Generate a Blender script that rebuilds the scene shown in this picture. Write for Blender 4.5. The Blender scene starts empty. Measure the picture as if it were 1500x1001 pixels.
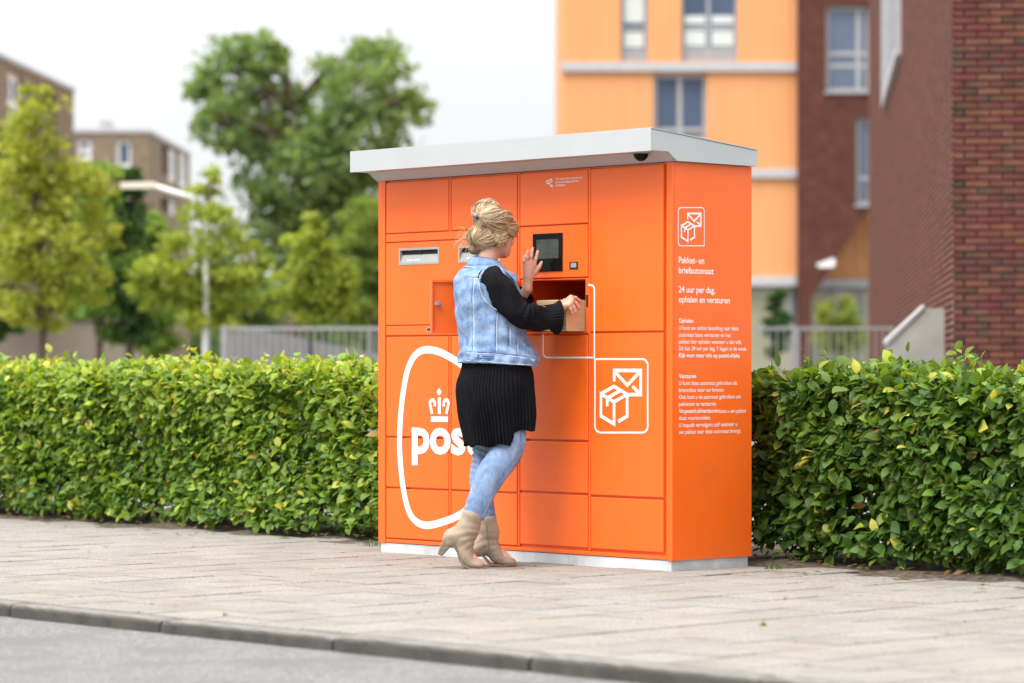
import bpy, bmesh, math, random
import numpy as np
from mathutils import Vector, Matrix

# ------------------------------------------------------------------ camera, sky, sun, exposure
scene = bpy.context.scene
col = scene.collection
FPX, CX, HY, CAMZ = 4400.0, 750.0, 541.0, 0.939      # focal length in photo pixels, principal column, horizon row, eye height
cam_d = bpy.data.cameras.new('camera')
cam = bpy.data.objects.new('camera', cam_d); col.objects.link(cam)
cam.location = (0, 0, CAMZ); cam.rotation_euler = (math.radians(90), 0, 0)
cam_d.sensor_width = 36.0; cam_d.lens = FPX / 1500 * 36.0
cam_d.shift_y = 40.5 / 1500
cam_d.clip_start = 0.1; cam_d.clip_end = 3000
cam_d.dof.use_dof = True; cam_d.dof.focus_distance = 14.7; cam_d.dof.aperture_fstop = 2.1
scene.camera = cam

SUN_EL, SUN_AZ = math.radians(58), math.radians(228)    # azimuth measured clockwise from +Y
world = bpy.data.worlds.new('World'); scene.world = world; world.use_nodes = True
nt = world.node_tree; nt.nodes.clear()
wo = nt.nodes.new('ShaderNodeOutputWorld'); bg = nt.nodes.new('ShaderNodeBackground')
sky = nt.nodes.new('ShaderNodeTexSky'); sky.sky_type = 'NISHITA'; sky.sun_disc = False
sky.sun_elevation = SUN_EL; sky.sun_rotation = SUN_AZ; sky.air_density = 1.0; sky.dust_density = 3.0
hs = nt.nodes.new('ShaderNodeHueSaturation'); hs.inputs['Saturation'].default_value = 0.25
tc = nt.nodes.new('ShaderNodeTexCoord'); mp = nt.nodes.new('ShaderNodeMapping'); mp.inputs['Scale'].default_value = (1, 1, 2.6)
nz = nt.nodes.new('ShaderNodeTexNoise'); nz.inputs['Scale'].default_value = 2.2; nz.inputs['Detail'].default_value = 6
cr = nt.nodes.new('ShaderNodeValToRGB')
cr.color_ramp.elements[0].position = 0.3; cr.color_ramp.elements[0].color = (8.6, 8.9, 9.3, 1)
cr.color_ramp.elements[1].position = 0.68; cr.color_ramp.elements[1].color = (10.6, 10.6, 10.6, 1)
mx = nt.nodes.new('ShaderNodeMixRGB'); mx.inputs['Fac'].default_value = 0.88      # a closed bright cloud layer over the clear sky
L_ = nt.links.new
L_(sky.outputs[0], hs.inputs['Color']); L_(tc.outputs['Generated'], mp.inputs[0]); L_(mp.outputs[0], nz.inputs['Vector'])
L_(nz.outputs['Fac'], cr.inputs[0]); L_(hs.outputs[0], mx.inputs['Color1']); L_(cr.outputs[0], mx.inputs['Color2'])
# overcast sky: the zenith three times as bright as the horizon
sz = nt.nodes.new('ShaderNodeSeparateXYZ'); L_(tc.outputs['Generated'], sz.inputs[0])
mrz = nt.nodes.new('ShaderNodeMapRange'); mrz.inputs['From Min'].default_value = 0; mrz.inputs['From Max'].default_value = 1; mrz.inputs['To Min'].default_value = 0.36; mrz.inputs['To Max'].default_value = 1.2
L_(sz.outputs['Z'], mrz.inputs['Value'])
mz = nt.nodes.new('ShaderNodeMixRGB'); mz.blend_type = 'MULTIPLY'; mz.inputs['Fac'].default_value = 1
L_(mx.outputs[0], mz.inputs['Color1']); L_(mrz.outputs[0], mz.inputs['Color2'])
L_(mz.outputs[0], bg.inputs['Color']); bg.inputs['Strength'].default_value = 0.105; L_(bg.outputs[0], wo.inputs[0])

sun_d = bpy.data.lights.new('sun', 'SUN'); sun = bpy.data.objects.new('sun', sun_d); col.objects.link(sun)
sun_d.energy = 1.5; sun_d.angle = math.radians(30); sun_d.color = (1.0, 0.955, 0.89)
sdir = Vector((math.sin(SUN_AZ) * math.cos(SUN_EL), math.cos(SUN_AZ) * math.cos(SUN_EL), math.sin(SUN_EL)))
sun.rotation_euler = sdir.to_track_quat('Z', 'Y').to_euler()
sun.location = (-5, -5, 12)
vs = scene.view_settings
vs.view_transform = 'Standard'; vs.look = 'None'; vs.gamma = 1; vs.use_curve_mapping = False; vs.exposure = 1.33
try: scene.cycles.use_denoising = True
except Exception: pass

# ------------------------------------------------------------------ helpers
R = random.Random(11)
rng = np.random.default_rng(5)
def at(px, py, Y): return Vector(((px - CX) * Y / FPX, Y, CAMZ + (HY - py) * Y / FPX))

def tag(o, label=None, cat=None, group=None, kind=None):
    if label: o['label'] = label
    if cat: o['category'] = cat
    if group: o['group'] = group
    if kind: o['kind'] = kind
    return o
def empty(name, loc=(0, 0, 0), rz=0.0, label=None, cat=None, group=None):
    o = bpy.data.objects.new(name, None); col.objects.link(o)
    o.location = loc; o.rotation_euler = (0, 0, rz); o.empty_display_size = .2
    return tag(o, label, cat, group)
def link(name, me, mat=None, parent=None, world=False):
    o = bpy.data.objects.new(name, me); col.objects.link(o)
    if mat is not None and not me.materials: me.materials.append(mat)
    if parent is not None:
        o.parent = parent
        if world:                                       # verts given in world coordinates
            p = parent; M = Matrix.Identity(4); chain = []
            while p is not None: chain.append(p); p = p.parent
            for q in reversed(chain):
                M = M @ q.matrix_parent_inverse @ Matrix.LocRotScale(q.location, q.rotation_euler, q.scale)
            o.matrix_parent_inverse = M.inverted()
    return o
def mesh(name, verts, faces, mat=None, parent=None, smooth=False, world=False, cols=None):
    me = bpy.data.meshes.new(name)
    me.from_pydata([tuple(v) for v in verts], [], [tuple(f) for f in faces])
    if smooth: me.polygons.foreach_set('use_smooth', [True] * len(me.polygons))
    if cols is not None:
        a = me.color_attributes.new('col', 'FLOAT_COLOR', 'POINT')
        c = np.ones((len(verts), 4), np.float32); c[:, :3] = np.asarray(cols)
        a.data.foreach_set('color', c.ravel())
    me.update()
    return link(name, me, mat, parent, world)
class MB:
    def __init__(s): s.v = []; s.f = []
    def add(s, v, f):
        n = len(s.v); s.v += [tuple(p) for p in v]; s.f += [tuple(i + n for i in q) for q in f]; return s
    def box(s, x0, x1, y0, y1, z0, z1):
        v = [(x, y, z) for z in (z0, z1) for y in (y0, y1) for x in (x0, x1)]
        return s.add(v, [(0, 2, 3, 1), (4, 5, 7, 6), (0, 1, 5, 4), (2, 6, 7, 3), (0, 4, 6, 2), (1, 3, 7, 5)])
    def slab(s, x0, x1, z0, z1, y0, y1, b):             # a plate facing -Y with a chamfered front edge
        v = [(x0+b, y0, z0+b), (x1-b, y0, z0+b), (x1-b, y0, z1-b), (x0+b, y0, z1-b),
             (x0, y0+b, z0), (x1, y0+b, z0), (x1, y0+b, z1), (x0, y0+b, z1),
             (x0, y1, z0), (x1, y1, z0), (x1, y1, z1), (x0, y1, z1)]
        f = [(0, 1, 2, 3), (8, 11, 10, 9)]
        for i in range(4):
            j = (i + 1) % 4; f += [(i, i+4, j+4, j)[::1], (i+4, i+8, j+8, j+4)]
        return s.add(v, f)
    def tube(s, pts, rads, n=8, cap=True):
        pts = [Vector(p) for p in pts]
        if not hasattr(rads, '__len__'): rads = [rads] * len(pts)
        v = []; prev = None
        for i, p in enumerate(pts):
            d = (pts[min(i+1, len(pts)-1)] - pts[max(i-1, 0)])
            d = d.normalized() if d.length > 1e-9 else Vector((0, 0, 1))
            if prev is None:
                a = d.orthogonal().normalized()
            else:
                a = (prev - d * prev.dot(d)); a = a.normalized() if a.length > 1e-6 else d.orthogonal().normalized()
            prev = a; b = d.cross(a)
            for k in range(n):
                t = 2 * math.pi * k / n; v.append(p + (a * math.cos(t) + b * math.sin(t)) * rads[i])
        f = []
        for i in range(len(pts) - 1):
            for k in range(n):
                k2 = (k + 1) % n; f.append((i*n+k, i*n+k2, (i+1)*n+k2, (i+1)*n+k))
        if cap:
            f.append(tuple(range(n))[::-1]); f.append(tuple((len(pts)-1)*n + k for k in range(n)))
        return s.add(v, f)
    def prism(s, poly, axis_fn, t0, t1):                 # polygon (u,v) extruded from t0 to t1 through axis_fn(u,v,t)
        n = len(poly)
        v = [axis_fn(u, w, t0) for u, w in poly] + [axis_fn(u, w, t1) for u, w in poly]
        f = [tuple(range(n))[::-1], tuple(range(n, 2*n))] + [(i, (i+1) % n, (i+1) % n + n, i + n) for i in range(n)]
        return s.add(v, f)
    def build(s, name, mat=None, parent=None, smooth=False, world=False): return mesh(name, s.v, s.f, mat, parent, smooth, world)
def fixn(o):
    bm = bmesh.new(); bm.from_mesh(o.data); bmesh.ops.recalc_face_normals(bm, faces=bm.faces); bm.to_mesh(o.data); bm.free(); return o

# ------------------------------------------------------------------ materials
def srgb(r, g, b): return tuple(((c/255/12.92) if c/255 <= .04045 else ((c/255+.055)/1.055)**2.4) for c in (r, g, b))
MATS = {}
def pmat(name, c1, c2=None, scale=6.0, detail=4.0, rough=.6, rough2=None, bump=0.0, bscale=60.0, metal=0.0, spec=.5, coat=0.0, attr=False,
         sub=0.0, contrast=(.35, .65), coord='Object', stretch=(1, 1, 1), c3=None, s3=1.2, sheen=0.0, attr_mix=1.0):
    m = bpy.data.materials.new(name); m.use_nodes = True; MATS[name] = m
    t = m.node_tree; n = t.nodes; l = t.links.new; p = n['Principled BSDF']
    tcn = n.new('ShaderNodeTexCoord'); mpn = n.new('ShaderNodeMapping'); mpn.inputs['Scale'].default_value = stretch
    if coord == 'World': l(n.new('ShaderNodeNewGeometry').outputs['Position'], mpn.inputs[0])
    else: l(tcn.outputs[coord], mpn.inputs[0])
    cout = None
    def noise(sc, dt):
        q = n.new('ShaderNodeTexNoise'); q.inputs['Scale'].default_value = sc; q.inputs['Detail'].default_value = dt
        q.inputs['Roughness'].default_value = .62; l(mpn.outputs[0], q.inputs['Vector']); return q
    def ramp(src, lo, hi, a, b):
        r_ = n.new('ShaderNodeValToRGB'); e = r_.color_ramp.elements
        e[0].position = lo; e[1].position = hi; e[0].color = (*a, 1); e[1].color = (*b, 1); l(src, r_.inputs[0]); return r_
    if c2 is None: c2 = tuple(min(1, x * 1.12) for x in c1)
    nn = noise(scale, detail)
    cout = ramp(nn.outputs['Fac'], contrast[0], contrast[1], c1, c2).outputs[0]
    if c3 is not None:
        n3 = noise(s3, 3); r3 = ramp(n3.outputs['Fac'], .48, .66, (0, 0, 0), (1, 1, 1))
        mm = n.new('ShaderNodeMixRGB'); l(r3.outputs[0], mm.inputs['Fac']); l(cout, mm.inputs['Color1']); mm.inputs['Color2'].default_value = (*c3, 1); cout = mm.outputs[0]
    if attr:
        at_ = n.new('ShaderNodeAttribute'); at_.attribute_name = 'col'
        mm = n.new('ShaderNodeMixRGB'); mm.blend_type = 'MULTIPLY'; mm.inputs['Fac'].default_value = attr_mix
        l(cout, mm.inputs['Color1']); l(at_.outputs['Color'], mm.inputs['Color2']); cout = mm.outputs[0]
    l(cout, p.inputs['Base Color'])
    if rough2 is None: p.inputs['Roughness'].default_value = rough
    else:
        rr = n.new('ShaderNodeMapRange'); rr.inputs['To Min'].default_value = rough; rr.inputs['To Max'].default_value = rough2
        nr = noise(scale * 1.7, 5); l(nr.outputs['Fac'], rr.inputs['Value']); l(rr.outputs[0], p.inputs['Roughness'])
    p.inputs['Metallic'].default_value = metal; p.inputs['Specular IOR Level'].default_value = spec; p.inputs['Coat Weight'].default_value = coat
    if coat: p.inputs['Coat Roughness'].default_value = .12
    if sheen: p.inputs['Sheen Weight'].default_value = sheen
    if sub:
        p.inputs['Subsurface Weight'].default_value = sub; p.inputs['Subsurface Radius'].default_value = (.012, .005, .003); p.inputs['Subsurface Scale'].default_value = 1.0
    if bump:
        nb = noise(bscale, 5); b = n.new('ShaderNodeBump'); b.inputs['Strength'].default_value = 1.0; b.inputs['Distance'].default_value = bump
        l(nb.outputs['Fac'], b.inputs['Height']); l(b.outputs[0], p.inputs['Normal'])
    return m
def leafmat(name, rough=.5, trans=.40, tint=(1.35, 1.25, .5)):
    m = bpy.data.materials.new(name); m.use_nodes = True
    t = m.node_tree; n = t.nodes; l = t.links.new; p = n['Principled BSDF']; out = n['Material Output']
    a = n.new('ShaderNodeAttribute'); a.attribute_name = 'col'
    tcn = n.new('ShaderNodeTexCoord'); q = n.new('ShaderNodeTexNoise'); q.inputs['Scale'].default_value = 34; l(tcn.outputs['Object'], q.inputs['Vector'])
    mr = n.new('ShaderNodeMapRange'); mr.inputs['To Min'].default_value = .78; mr.inputs['To Max'].default_value = 1.2; l(q.outputs['Fac'], mr.inputs['Value'])
    mm = n.new('ShaderNodeMixRGB'); mm.blend_type = 'MULTIPLY'; mm.inputs['Fac'].default_value = 1; l(a.outputs['Color'], mm.inputs['Color1']); l(mr.outputs[0], mm.inputs['Color2'])
    l(mm.outputs[0], p.inputs['Base Color']); p.inputs['Roughness'].default_value = rough; p.inputs['Specular IOR Level'].default_value = .38
    tr = n.new('ShaderNodeBsdfTranslucent'); tt = n.new('ShaderNodeMixRGB'); tt.blend_type = 'MULTIPLY'; tt.inputs['Fac'].default_value = 1
    l(mm.outputs[0], tt.inputs['Color1']); tt.inputs['Color2'].default_value = (*tint, 1); l(tt.outputs[0], tr.inputs['Color'])
    mix = n.new('ShaderNodeMixShader'); mix.inputs[0].default_value = trans; l(p.outputs[0], mix.inputs[1]); l(tr.outputs[0], mix.inputs[2]); l(mix.outputs[0], out.inputs['Surface'])
    return m
def brickmat(name, c1, c2, mortar, bw, bh, mw, axis_rot=(math.radians(90), 0, 0)):
    m = bpy.data.materials.new(name); m.use_nodes = True
    t = m.node_tree; n = t.nodes; l = t.links.new; p = n['Principled BSDF']
    tcn = n.new('ShaderNodeTexCoord'); sx = n.new('ShaderNodeSeparateXYZ'); cb = n.new('ShaderNodeCombineXYZ')
    l(tcn.outputs['Object'], sx.inputs[0]); ad = n.new('ShaderNodeMath'); ad.operation = 'ADD'; l(sx.outputs[0], ad.inputs[0]); l(sx.outputs[1], ad.inputs[1])
    l(ad.outputs[0], cb.inputs[0]); l(sx.outputs[2], cb.inputs[1])
    b = n.new('ShaderNodeTexBrick'); b.inputs['Scale'].default_value = 1.0; b.inputs['Brick Width'].default_value = bw; b.inputs['Row Height'].default_value = bh
    b.inputs['Mortar Size'].default_value = mw; b.inputs['Color1'].default_value = (*c1, 1); b.inputs['Color2'].default_value = (*c2, 1); b.inputs['Mortar'].default_value = (*mortar, 1)
    l(cb.outputs[0], b.inputs['Vector'])
    q = n.new('ShaderNodeTexNoise'); q.inputs['Scale'].default_value = 3.0; q.inputs['Detail'].default_value = 6; l(cb.outputs[0], q.inputs['Vector'])
    mr = n.new('ShaderNodeMapRange'); mr.inputs['To Min'].default_value = .6; mr.inputs['To Max'].default_value = 1.35; l(q.outputs['Fac'], mr.inputs['Value'])
    mm = n.new('ShaderNodeMixRGB'); mm.blend_type = 'MULTIPLY'; mm.inputs['Fac'].default_value = 1; l(b.outputs['Color'], mm.inputs['Color1']); l(mr.outputs[0], mm.inputs['Color2'])
    l(mm.outputs[0], p.inputs['Base Color']); p.inputs['Roughness'].default_value = .95; p.inputs['Specular IOR Level'].default_value = .08
    bp = n.new('ShaderNodeBump'); bp.inputs['Distance'].default_value = .012; bp.invert = True; l(b.outputs['Fac'], bp.inputs['Height']); l(bp.outputs[0], p.inputs['Normal'])
    return m
def glassmat(name, c, rough=.06):
    m = pmat(name, c, tuple(x*1.25 for x in c), scale=.6, rough=rough, spec=.9); return m

M_orange = pmat('orange_powder_coat', (.88, .128, .009), (.92, .142, .012), scale=2.5, rough=.24, rough2=.46, bump=.0003, bscale=900, spec=.5, c3=(.85, .135, .015), s3=5)
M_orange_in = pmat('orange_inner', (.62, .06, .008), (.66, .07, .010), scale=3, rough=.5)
M_white_print = pmat('white_print', (.78, .78, .78), (.82, .82, .82), rough=.5)
M_roof = pmat('light_grey_sheet', (.42, .437, .455), (.45, .465, .48), scale=2, rough=.38, rough2=.46)
M_plinth = pmat('zinc_plinth', (.52, .55, .58), (.62, .65, .67), scale=5, rough=.5, c3=(.45, .46, .46), s3=4)
M_black = pmat('black_plastic', (.012, .012, .013), (.02, .02, .02), rough=.25)
M_dark = pmat('dark_gap', (.012, .008, .006), rough=.8)
M_screen_glass = pmat('screen_glass', (.004, .005, .005), (.005, .006, .006), rough=.06, spec=.12)
M_display = pmat('display_film', (.045, .056, .052), (.075, .088, .082), scale=18, rough=.12, spec=.15, stretch=(1, 1, 3))
M_slotgrey = pmat('slot_grey', (.30, .31, .31), (.34, .35, .35), rough=.45)
M_chrome = pmat('chrome', (.7, .7, .72), rough=.2, metal=1)
M_card = pmat('cardboard', (.50, .33, .19), (.56, .38, .22), scale=14, rough=.85, stretch=(1, 1, 8), bump=.0004, bscale=160)
M_tile = pmat('concrete_tile', (.185, .171, .152), (.35, .327, .297), scale=70, detail=8, rough=.95, spec=.2, bump=.0012, bscale=320, attr=True, c3=(.235, .213, .186), s3=3.5, contrast=(.34, .66), coord='World')
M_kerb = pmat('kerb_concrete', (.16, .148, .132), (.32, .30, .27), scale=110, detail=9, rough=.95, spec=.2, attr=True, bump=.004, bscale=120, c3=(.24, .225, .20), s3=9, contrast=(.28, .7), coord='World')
M_sand = pmat('joint_sand', (.06, .05, .036), (.12, .10, .07), scale=60, rough=1, c3=(.06, .075, .025), s3=3)
M_asphalt = pmat('pale_asphalt', (.075, .075, .074), (.28, .278, .274), scale=85, detail=6, rough=.95, bump=.003, bscale=260, c3=(.145, .144, .142), s3=2.6)
M_soil = pmat('soil', (.045, .033, .023), (.15, .115, .082), scale=26, detail=9, rough=1, bump=.012, bscale=60)
M_plaza = pmat('pale_paving', (.17, .165, .155), (.23, .22, .21), scale=2.2, rough=.95)
M_ground = pmat('ground', (.20, .20, .15), (.30, .29, .22), scale=.4, rough=1)
M_leaf = leafmat('hedge_leaf')
M_tleaf = leafmat('tree_leaf', rough=.6, trans=.5)
M_bark = pmat('bark', (.07, .05, .035), (.16, .12, .09), scale=20, rough=.95, stretch=(1, 1, .3), bump=.006, bscale=60)
M_skin = pmat('skin', (.56, .305, .215), (.64, .385, .29), scale=22, rough=.5, sub=.12, c3=(.56, .26, .185), s3=14)
M_denim = pmat('pale_denim', (.125, .215, .40), (.25, .36, .54), scale=30, detail=9, rough=.95, spec=.2, bump=.003, bscale=260, c3=(.315, .425, .59), s3=12, contrast=(.36, .64))
M_jeans = pmat('light_jeans', (.135, .21, .37), (.23, .32, .485), scale=40, detail=9, rough=.95, spec=.2, bump=.003, bscale=260, c3=(.285, .375, .53), s3=9, stretch=(1, 1, .5))
M_denim_dk = pmat('denim_seam', (.045, .10, .26), (.14, .24, .44), scale=60, rough=.95)
M_thread = pmat('pale_thread', (.62, .68, .76), (.7, .74, .8), scale=60, rough=.95)
M_knit = pmat('black_rib_knit', (.005, .005, .007), (.009, .009, .012), scale=30, rough=.8, spec=.12, bump=.0006, bscale=500)
M_boot = pmat('beige_leather', (.29, .22, .16), (.385, .305, .23), scale=9, rough=.7, spec=.35, c3=(.335, .26, .19), s3=12, bump=.0016, bscale=90)
M_sole = pmat('brown_sole', (.16, .11, .075), (.21, .15, .11), scale=30, rough=.7)
M_heel = pmat('stacked_heel', (.15, .11, .09), (.27, .21, .17), scale=16, rough=.6, stretch=(.3, .3, 9))
M_hair = pmat('blond_hair', (.85, .85, .85), (1, 1, 1), scale=40, rough=.42, attr=True, spec=.55)
M_steel = pmat('galvanised_steel', (.34, .35, .36), (.40, .41, .42), scale=8, rough=.5, metal=.2)

# ------------------------------------------------------------------ the locker's own frame (x along its front, y into its depth)
FL = Vector((-0.684, 15.42, 0.0))                       # front-left foot of the locker
TH = math.atan2(-0.7235, 0.6903)
EX = Vector((math.cos(TH), math.sin(TH), 0)); EY = Vector((-math.sin(TH), math.cos(TH), 0))
LW, LD, Z0, Z1 = 2.068, 0.546, 0.051, 1.901
def LP(x, y, z=0.0): return FL + EX * x + EY * y + Vector((0, 0, z))
def fr(px, py, y=0.0):                                  # photo measurement -> (x, z) on the plane at depth y of the locker
    d = Vector(((px - CX) / FPX, 1, (HY - py) / FPX)); o = Vector((0, 0, CAMZ)); q = FL + EY * y
    t = (q - o).dot(EY) / d.dot(EY); p = o + d * t
    return (p - FL).dot(EX), p.z
def sd(px, py):                                         # the same on the right-hand side -> (y, z)
    d = Vector(((px - CX) / FPX, 1, (HY - py) / FPX)); o = Vector((0, 0, CAMZ)); q = FL + EX * LW
    t = (q - o).dot(EX) / d.dot(EX); p = o + d * t
    return (p - FL).dot(EY), p.z
def inframe(p, m=0.0):
    if p.y < 1: return False
    px = CX + p.x / p.y * FPX; py = HY - (p.z - CAMZ) / p.y * FPX
    return -m < px < 1500 + m and -m < py < 1001 + m

# ------------------------------------------------------------------ ground, road, kerb, pavement
def sheet(name, x0, x1, y0, y1, z, mat):
    return tag(mesh(name, [LP(x0, y0, z), LP(x1, y0, z), LP(x1, y1, z), LP(x0, y1, z)], [(0, 1, 2, 3)], mat), kind='structure')
tag(mesh('ground', [(-1500, -600, -.10), (1500, -600, -.10), (1500, 2400, -.10), (-1500, 2400, -.10)], [(0, 1, 2, 3)], M_ground), kind='structure')
KY = -3.32
sheet('road', -60, 60, -9.5, KY + .05, -.053, M_asphalt)
sheet('square', -90, 90, 1.9, 140, -.03, M_plaza)
pav = empty('pavement', FL, TH); tag(pav, kind='structure')
mesh('sand_bed', [(-14, KY + .13, -.012), (14, KY + .13, -.012), (14, .62, -.012), (-14, .62, -.012)], [(0, 1, 2, 3)], M_sand, pav)
# tiles: 30 x 30, straight joints across the walk, half-bond
def tile_mesh(i):
    r = random.Random(i); a = .1455; b = .006
    w = [r.uniform(-.0015, .0015) for _ in range(8)]
    v = [(-a+b, -a+b, 0), (a-b, -a+b, 0), (a-b, a-b, 0), (-a+b, a-b, 0), (-a+w[0], -a+w[1], -b), (a+w[2], -a+w[3], -b), (a+w[4], a+w[5], -b), (-a+w[6], a+w[7], -b),
         (-a, -a, -.04), (a, -a, -.04), (a, a, -.04), (-a, a, -.04)]
    f = [(0, 1, 2, 3)]
    for k in range(4):
        j = (k + 1) % 4; f += [(k, k+4, j+4, j)[::-1], (k+4, k+8, j+8, j+4)[::-1]]
    g = r.uniform(.93, 1.06); warm = r.uniform(-.012, .022)
    if i % 13 == 5: g *= .93; warm += .02
    me = bpy.data.meshes.new('paving_tile'); me.from_pydata(v, [], f); me.materials.append(M_tile)
    at_ = me.color_attributes.new('col', 'FLOAT_COLOR', 'POINT'); c = np.tile(np.array([g + warm, g, g - warm, 1], np.float32), (12, 1)); c[4:8, :3] *= .62; c[8:, :3] *= .28; c = c.ravel(); at_.data.foreach_set('color', c)
    return me
TM = [tile_mesh(i) for i in range(26)]
rt = random.Random(3); far = MB(); far_c = []
cells = []
for i in range(-34, 36):
    for j in range(0, 13):
        x = i * .30 + .07; y = KY + .275 + j * .30 + (.15 if i % 2 else 0)
        if y > .56: continue
        p = LP(x, y); cells.append((x, y, inframe(p, 45)))
for i in range(-33, 36, 2):                              # half tiles closing the bond at the kerb
    o = bpy.data.objects.new('paving_tile', TM[i % 26]); col.objects.link(o); o.parent = pav
    o.location = (i * .30 + .07, KY + .2, rt.uniform(-.003, .002)); o.scale = (1, .5, 1)
vis = [c for c in cells if c[2]]
print('tiles in view', len(vis))
vis.sort(key=lambda c: LP(c[0], c[1]).y); keep = set((c[0], c[1]) for c in vis[:262])
for x, y, v in cells:
    z = rt.uniform(-.0022, .0022); tx = rt.uniform(-.005, .005); ty = rt.uniform(-.005, .005); rz = rt.choice((0, 1, 2, 3)) * math.pi / 2 + rt.uniform(-.006, .006)
    if abs(y - .25) < .3 and x > 2.2: z -= .004
    me = TM[rt.randrange(26)]
    if (x, y) in keep:
        o = bpy.data.objects.new('paving_tile', me); col.objects.link(o); o.parent = pav
        o.location = (x, y, z); o.rotation_euler = (tx, ty, rz)
    else:
        n = len(far.v); far.v += [(q.co.x + x, q.co.y + y, q.co.z + z) for q in me.vertices]; far.f += [tuple(k + n for k in q.vertices) for q in me.polygons]
        far_c += [(1, 1, 1)] * 12
tag(mesh('outer_paving_tiles', far.v, far.f, M_tile, pav, cols=far_c), kind='stuff')
# kerb stones, about a metre each
kerb = empty('kerb', FL, TH); tag(kerb, kind='structure')
def kerb_mesh(L, seed):
    r = random.Random(seed); n = 22; prof = [(.125, -.2), (.125, -.001), (.020, 0.0), (.009, -.0035), (.003, -.011), (0, -.020), (-.003, -.2)]
    v = []; f = []; m = len(prof)
    for i in range(n + 1):
        e = .010 if i in (0, n) else 0
        for k, (y, z) in enumerate(prof):
            jx = r.uniform(-.003, .003) if 2 <= k <= 5 else 0
            v.append((L * i / n, y + jx + (e if k > 2 else 0), z + (r.uniform(-.0025, .0025) if 2 <= k <= 5 else 0) - (e * .8 if 1 <= k < 5 else 0)))
    for i in range(n):
        for k in range(m - 1): f.append((i*m+k, i*m+k+1, (i+1)*m+k+1, (i+1)*m+k))
    f.append(tuple(range(m))[::-1]); f.append(tuple(n*m + k for k in range(m)))
    me = bpy.data.meshes.new('kerb_stone'); me.from_pydata(v, [], f); me.materials.append(M_kerb)
    ca = me.color_attributes.new('col', 'FLOAT_COLOR', 'POINT')           # traffic face painted darker for overcast shade and road grime, top left light
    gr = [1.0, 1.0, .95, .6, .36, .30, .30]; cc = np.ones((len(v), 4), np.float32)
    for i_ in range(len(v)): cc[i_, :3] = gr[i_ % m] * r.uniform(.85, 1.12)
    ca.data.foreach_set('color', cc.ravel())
    for q in me.polygons: q.use_smooth = len(q.vertices) == 4
    return me
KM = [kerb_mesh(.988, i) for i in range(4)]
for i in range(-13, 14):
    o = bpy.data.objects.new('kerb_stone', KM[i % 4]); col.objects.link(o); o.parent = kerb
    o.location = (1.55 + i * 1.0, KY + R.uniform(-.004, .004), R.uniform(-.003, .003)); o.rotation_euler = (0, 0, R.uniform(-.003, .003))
# soil strip under the hedges: a lumpy sheet
NX, NYs = 150, 14; v = []; f = []
for j in range(NYs + 1):
    for i in range(NX + 1):
        x = -9 + 18 * i / NX; y = .30 + 1.7 * j / NYs
        v.append(LP(x, y, -.004 + .016 * math.sin(x * 7.3 + y * 3) * math.sin(y * 9 + x * 2.1) * (1 if j else 0) + R.uniform(-.006, .0045) - (.006 if j < 2 else 0) + .022 * min(1, max(0, j - 2) / 3)))
for j in range(NYs):
    for i in range(NX):
        a = j * (NX + 1) + i; f.append((a, a + 1, a + NX + 2, a + NX + 1))
tag(mesh('soil_strip', v, f, M_soil, smooth=True), kind='structure')

# ------------------------------------------------------------------ text and line helpers
def text2d(s, bold=0.0):
    cu = bpy.data.curves.new('t', 'FONT'); cu.body = s; cu.size = 1.0; cu.offset = bold; cu.resolution_u = 3
    o = bpy.data.objects.new('t', cu); col.objects.link(o)
    dg = bpy.context.evaluated_depsgraph_get(); me = bpy.data.meshes.new_from_object(o.evaluated_get(dg))
    v = [(p.co.x, p.co.y) for p in me.vertices]; f = [tuple(p.vertices) for p in me.polygons]
    bpy.data.objects.remove(o); bpy.data.curves.remove(cu); bpy.data.meshes.remove(me)
    return v, f
_hv, _ = text2d('H'); CAP = max(p[1] for p in _hv)
def lettering(name, s, x0, x1, zb, cap, fn, parent, mat=None, bold=0.0, label=None):
    v, f = text2d(s, bold); xa = min(p[0] for p in v); xb = max(p[0] for p in v)
    kx = (x1 - x0) / (xb - xa); kz = cap / CAP
    o = mesh(name, [fn(x0 + (p[0] - xa) * kx, zb + p[1] * kz) for p in v], f, mat or M_white_print, parent)
    if label: o['label'] = label
    return o
def strokes(name, lines, w, fn, parent, mat=None, step=.00025, eps0=.0008, label=None):   # each polyline a mitred band; touching bands sit on their own layer
    mb = MB()
    for li, pts in enumerate(lines):
        closed = pts[0] == pts[-1] and len(pts) > 2
        P = [Vector(p) for p in (pts[:-1] if closed else pts)]; n = len(P); vv = []
        for i in range(n):
            a = P[i-1] if (i or closed) else P[i]; b = P[(i+1) % n] if (i < n-1 or closed) else P[i]
            d1 = (P[i] - a); d2 = (b - P[i]); d1 = d1.normalized() if d1.length > 1e-9 else d2.normalized(); d2 = d2.normalized() if d2.length > 1e-9 else d1
            t = (d1 + d2); t = t.normalized() if t.length > 1e-6 else d1
            nn = Vector((-t.y, t.x)); k = 1 / max(.45, nn.dot(Vector((-d1.y, d1.x))))
            vv += [P[i] + nn * (w / 2 * k), P[i] - nn * (w / 2 * k)]
        e = eps0 + step * (li + 1)
        q = [(2*i, 2*i+1, (2*i+3) % (2*n), (2*i+2) % (2*n)) for i in range(n if closed else n - 1)]
        mb.add([fn(p.x, p.y, e) for p in vv], q)
    o = mb.build(name, mat or M_white_print, parent)
    if label: o['label'] = label
    return o
def arc(cx, cy, r, a0, a1, n=7, ky=1): return [(cx + r * math.cos(math.radians(a0 + (a1-a0)*i/n)), cy + ky * r * math.sin(math.radians(a0 + (a1-a0)*i/n))) for i in range(n + 1)]
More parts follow.
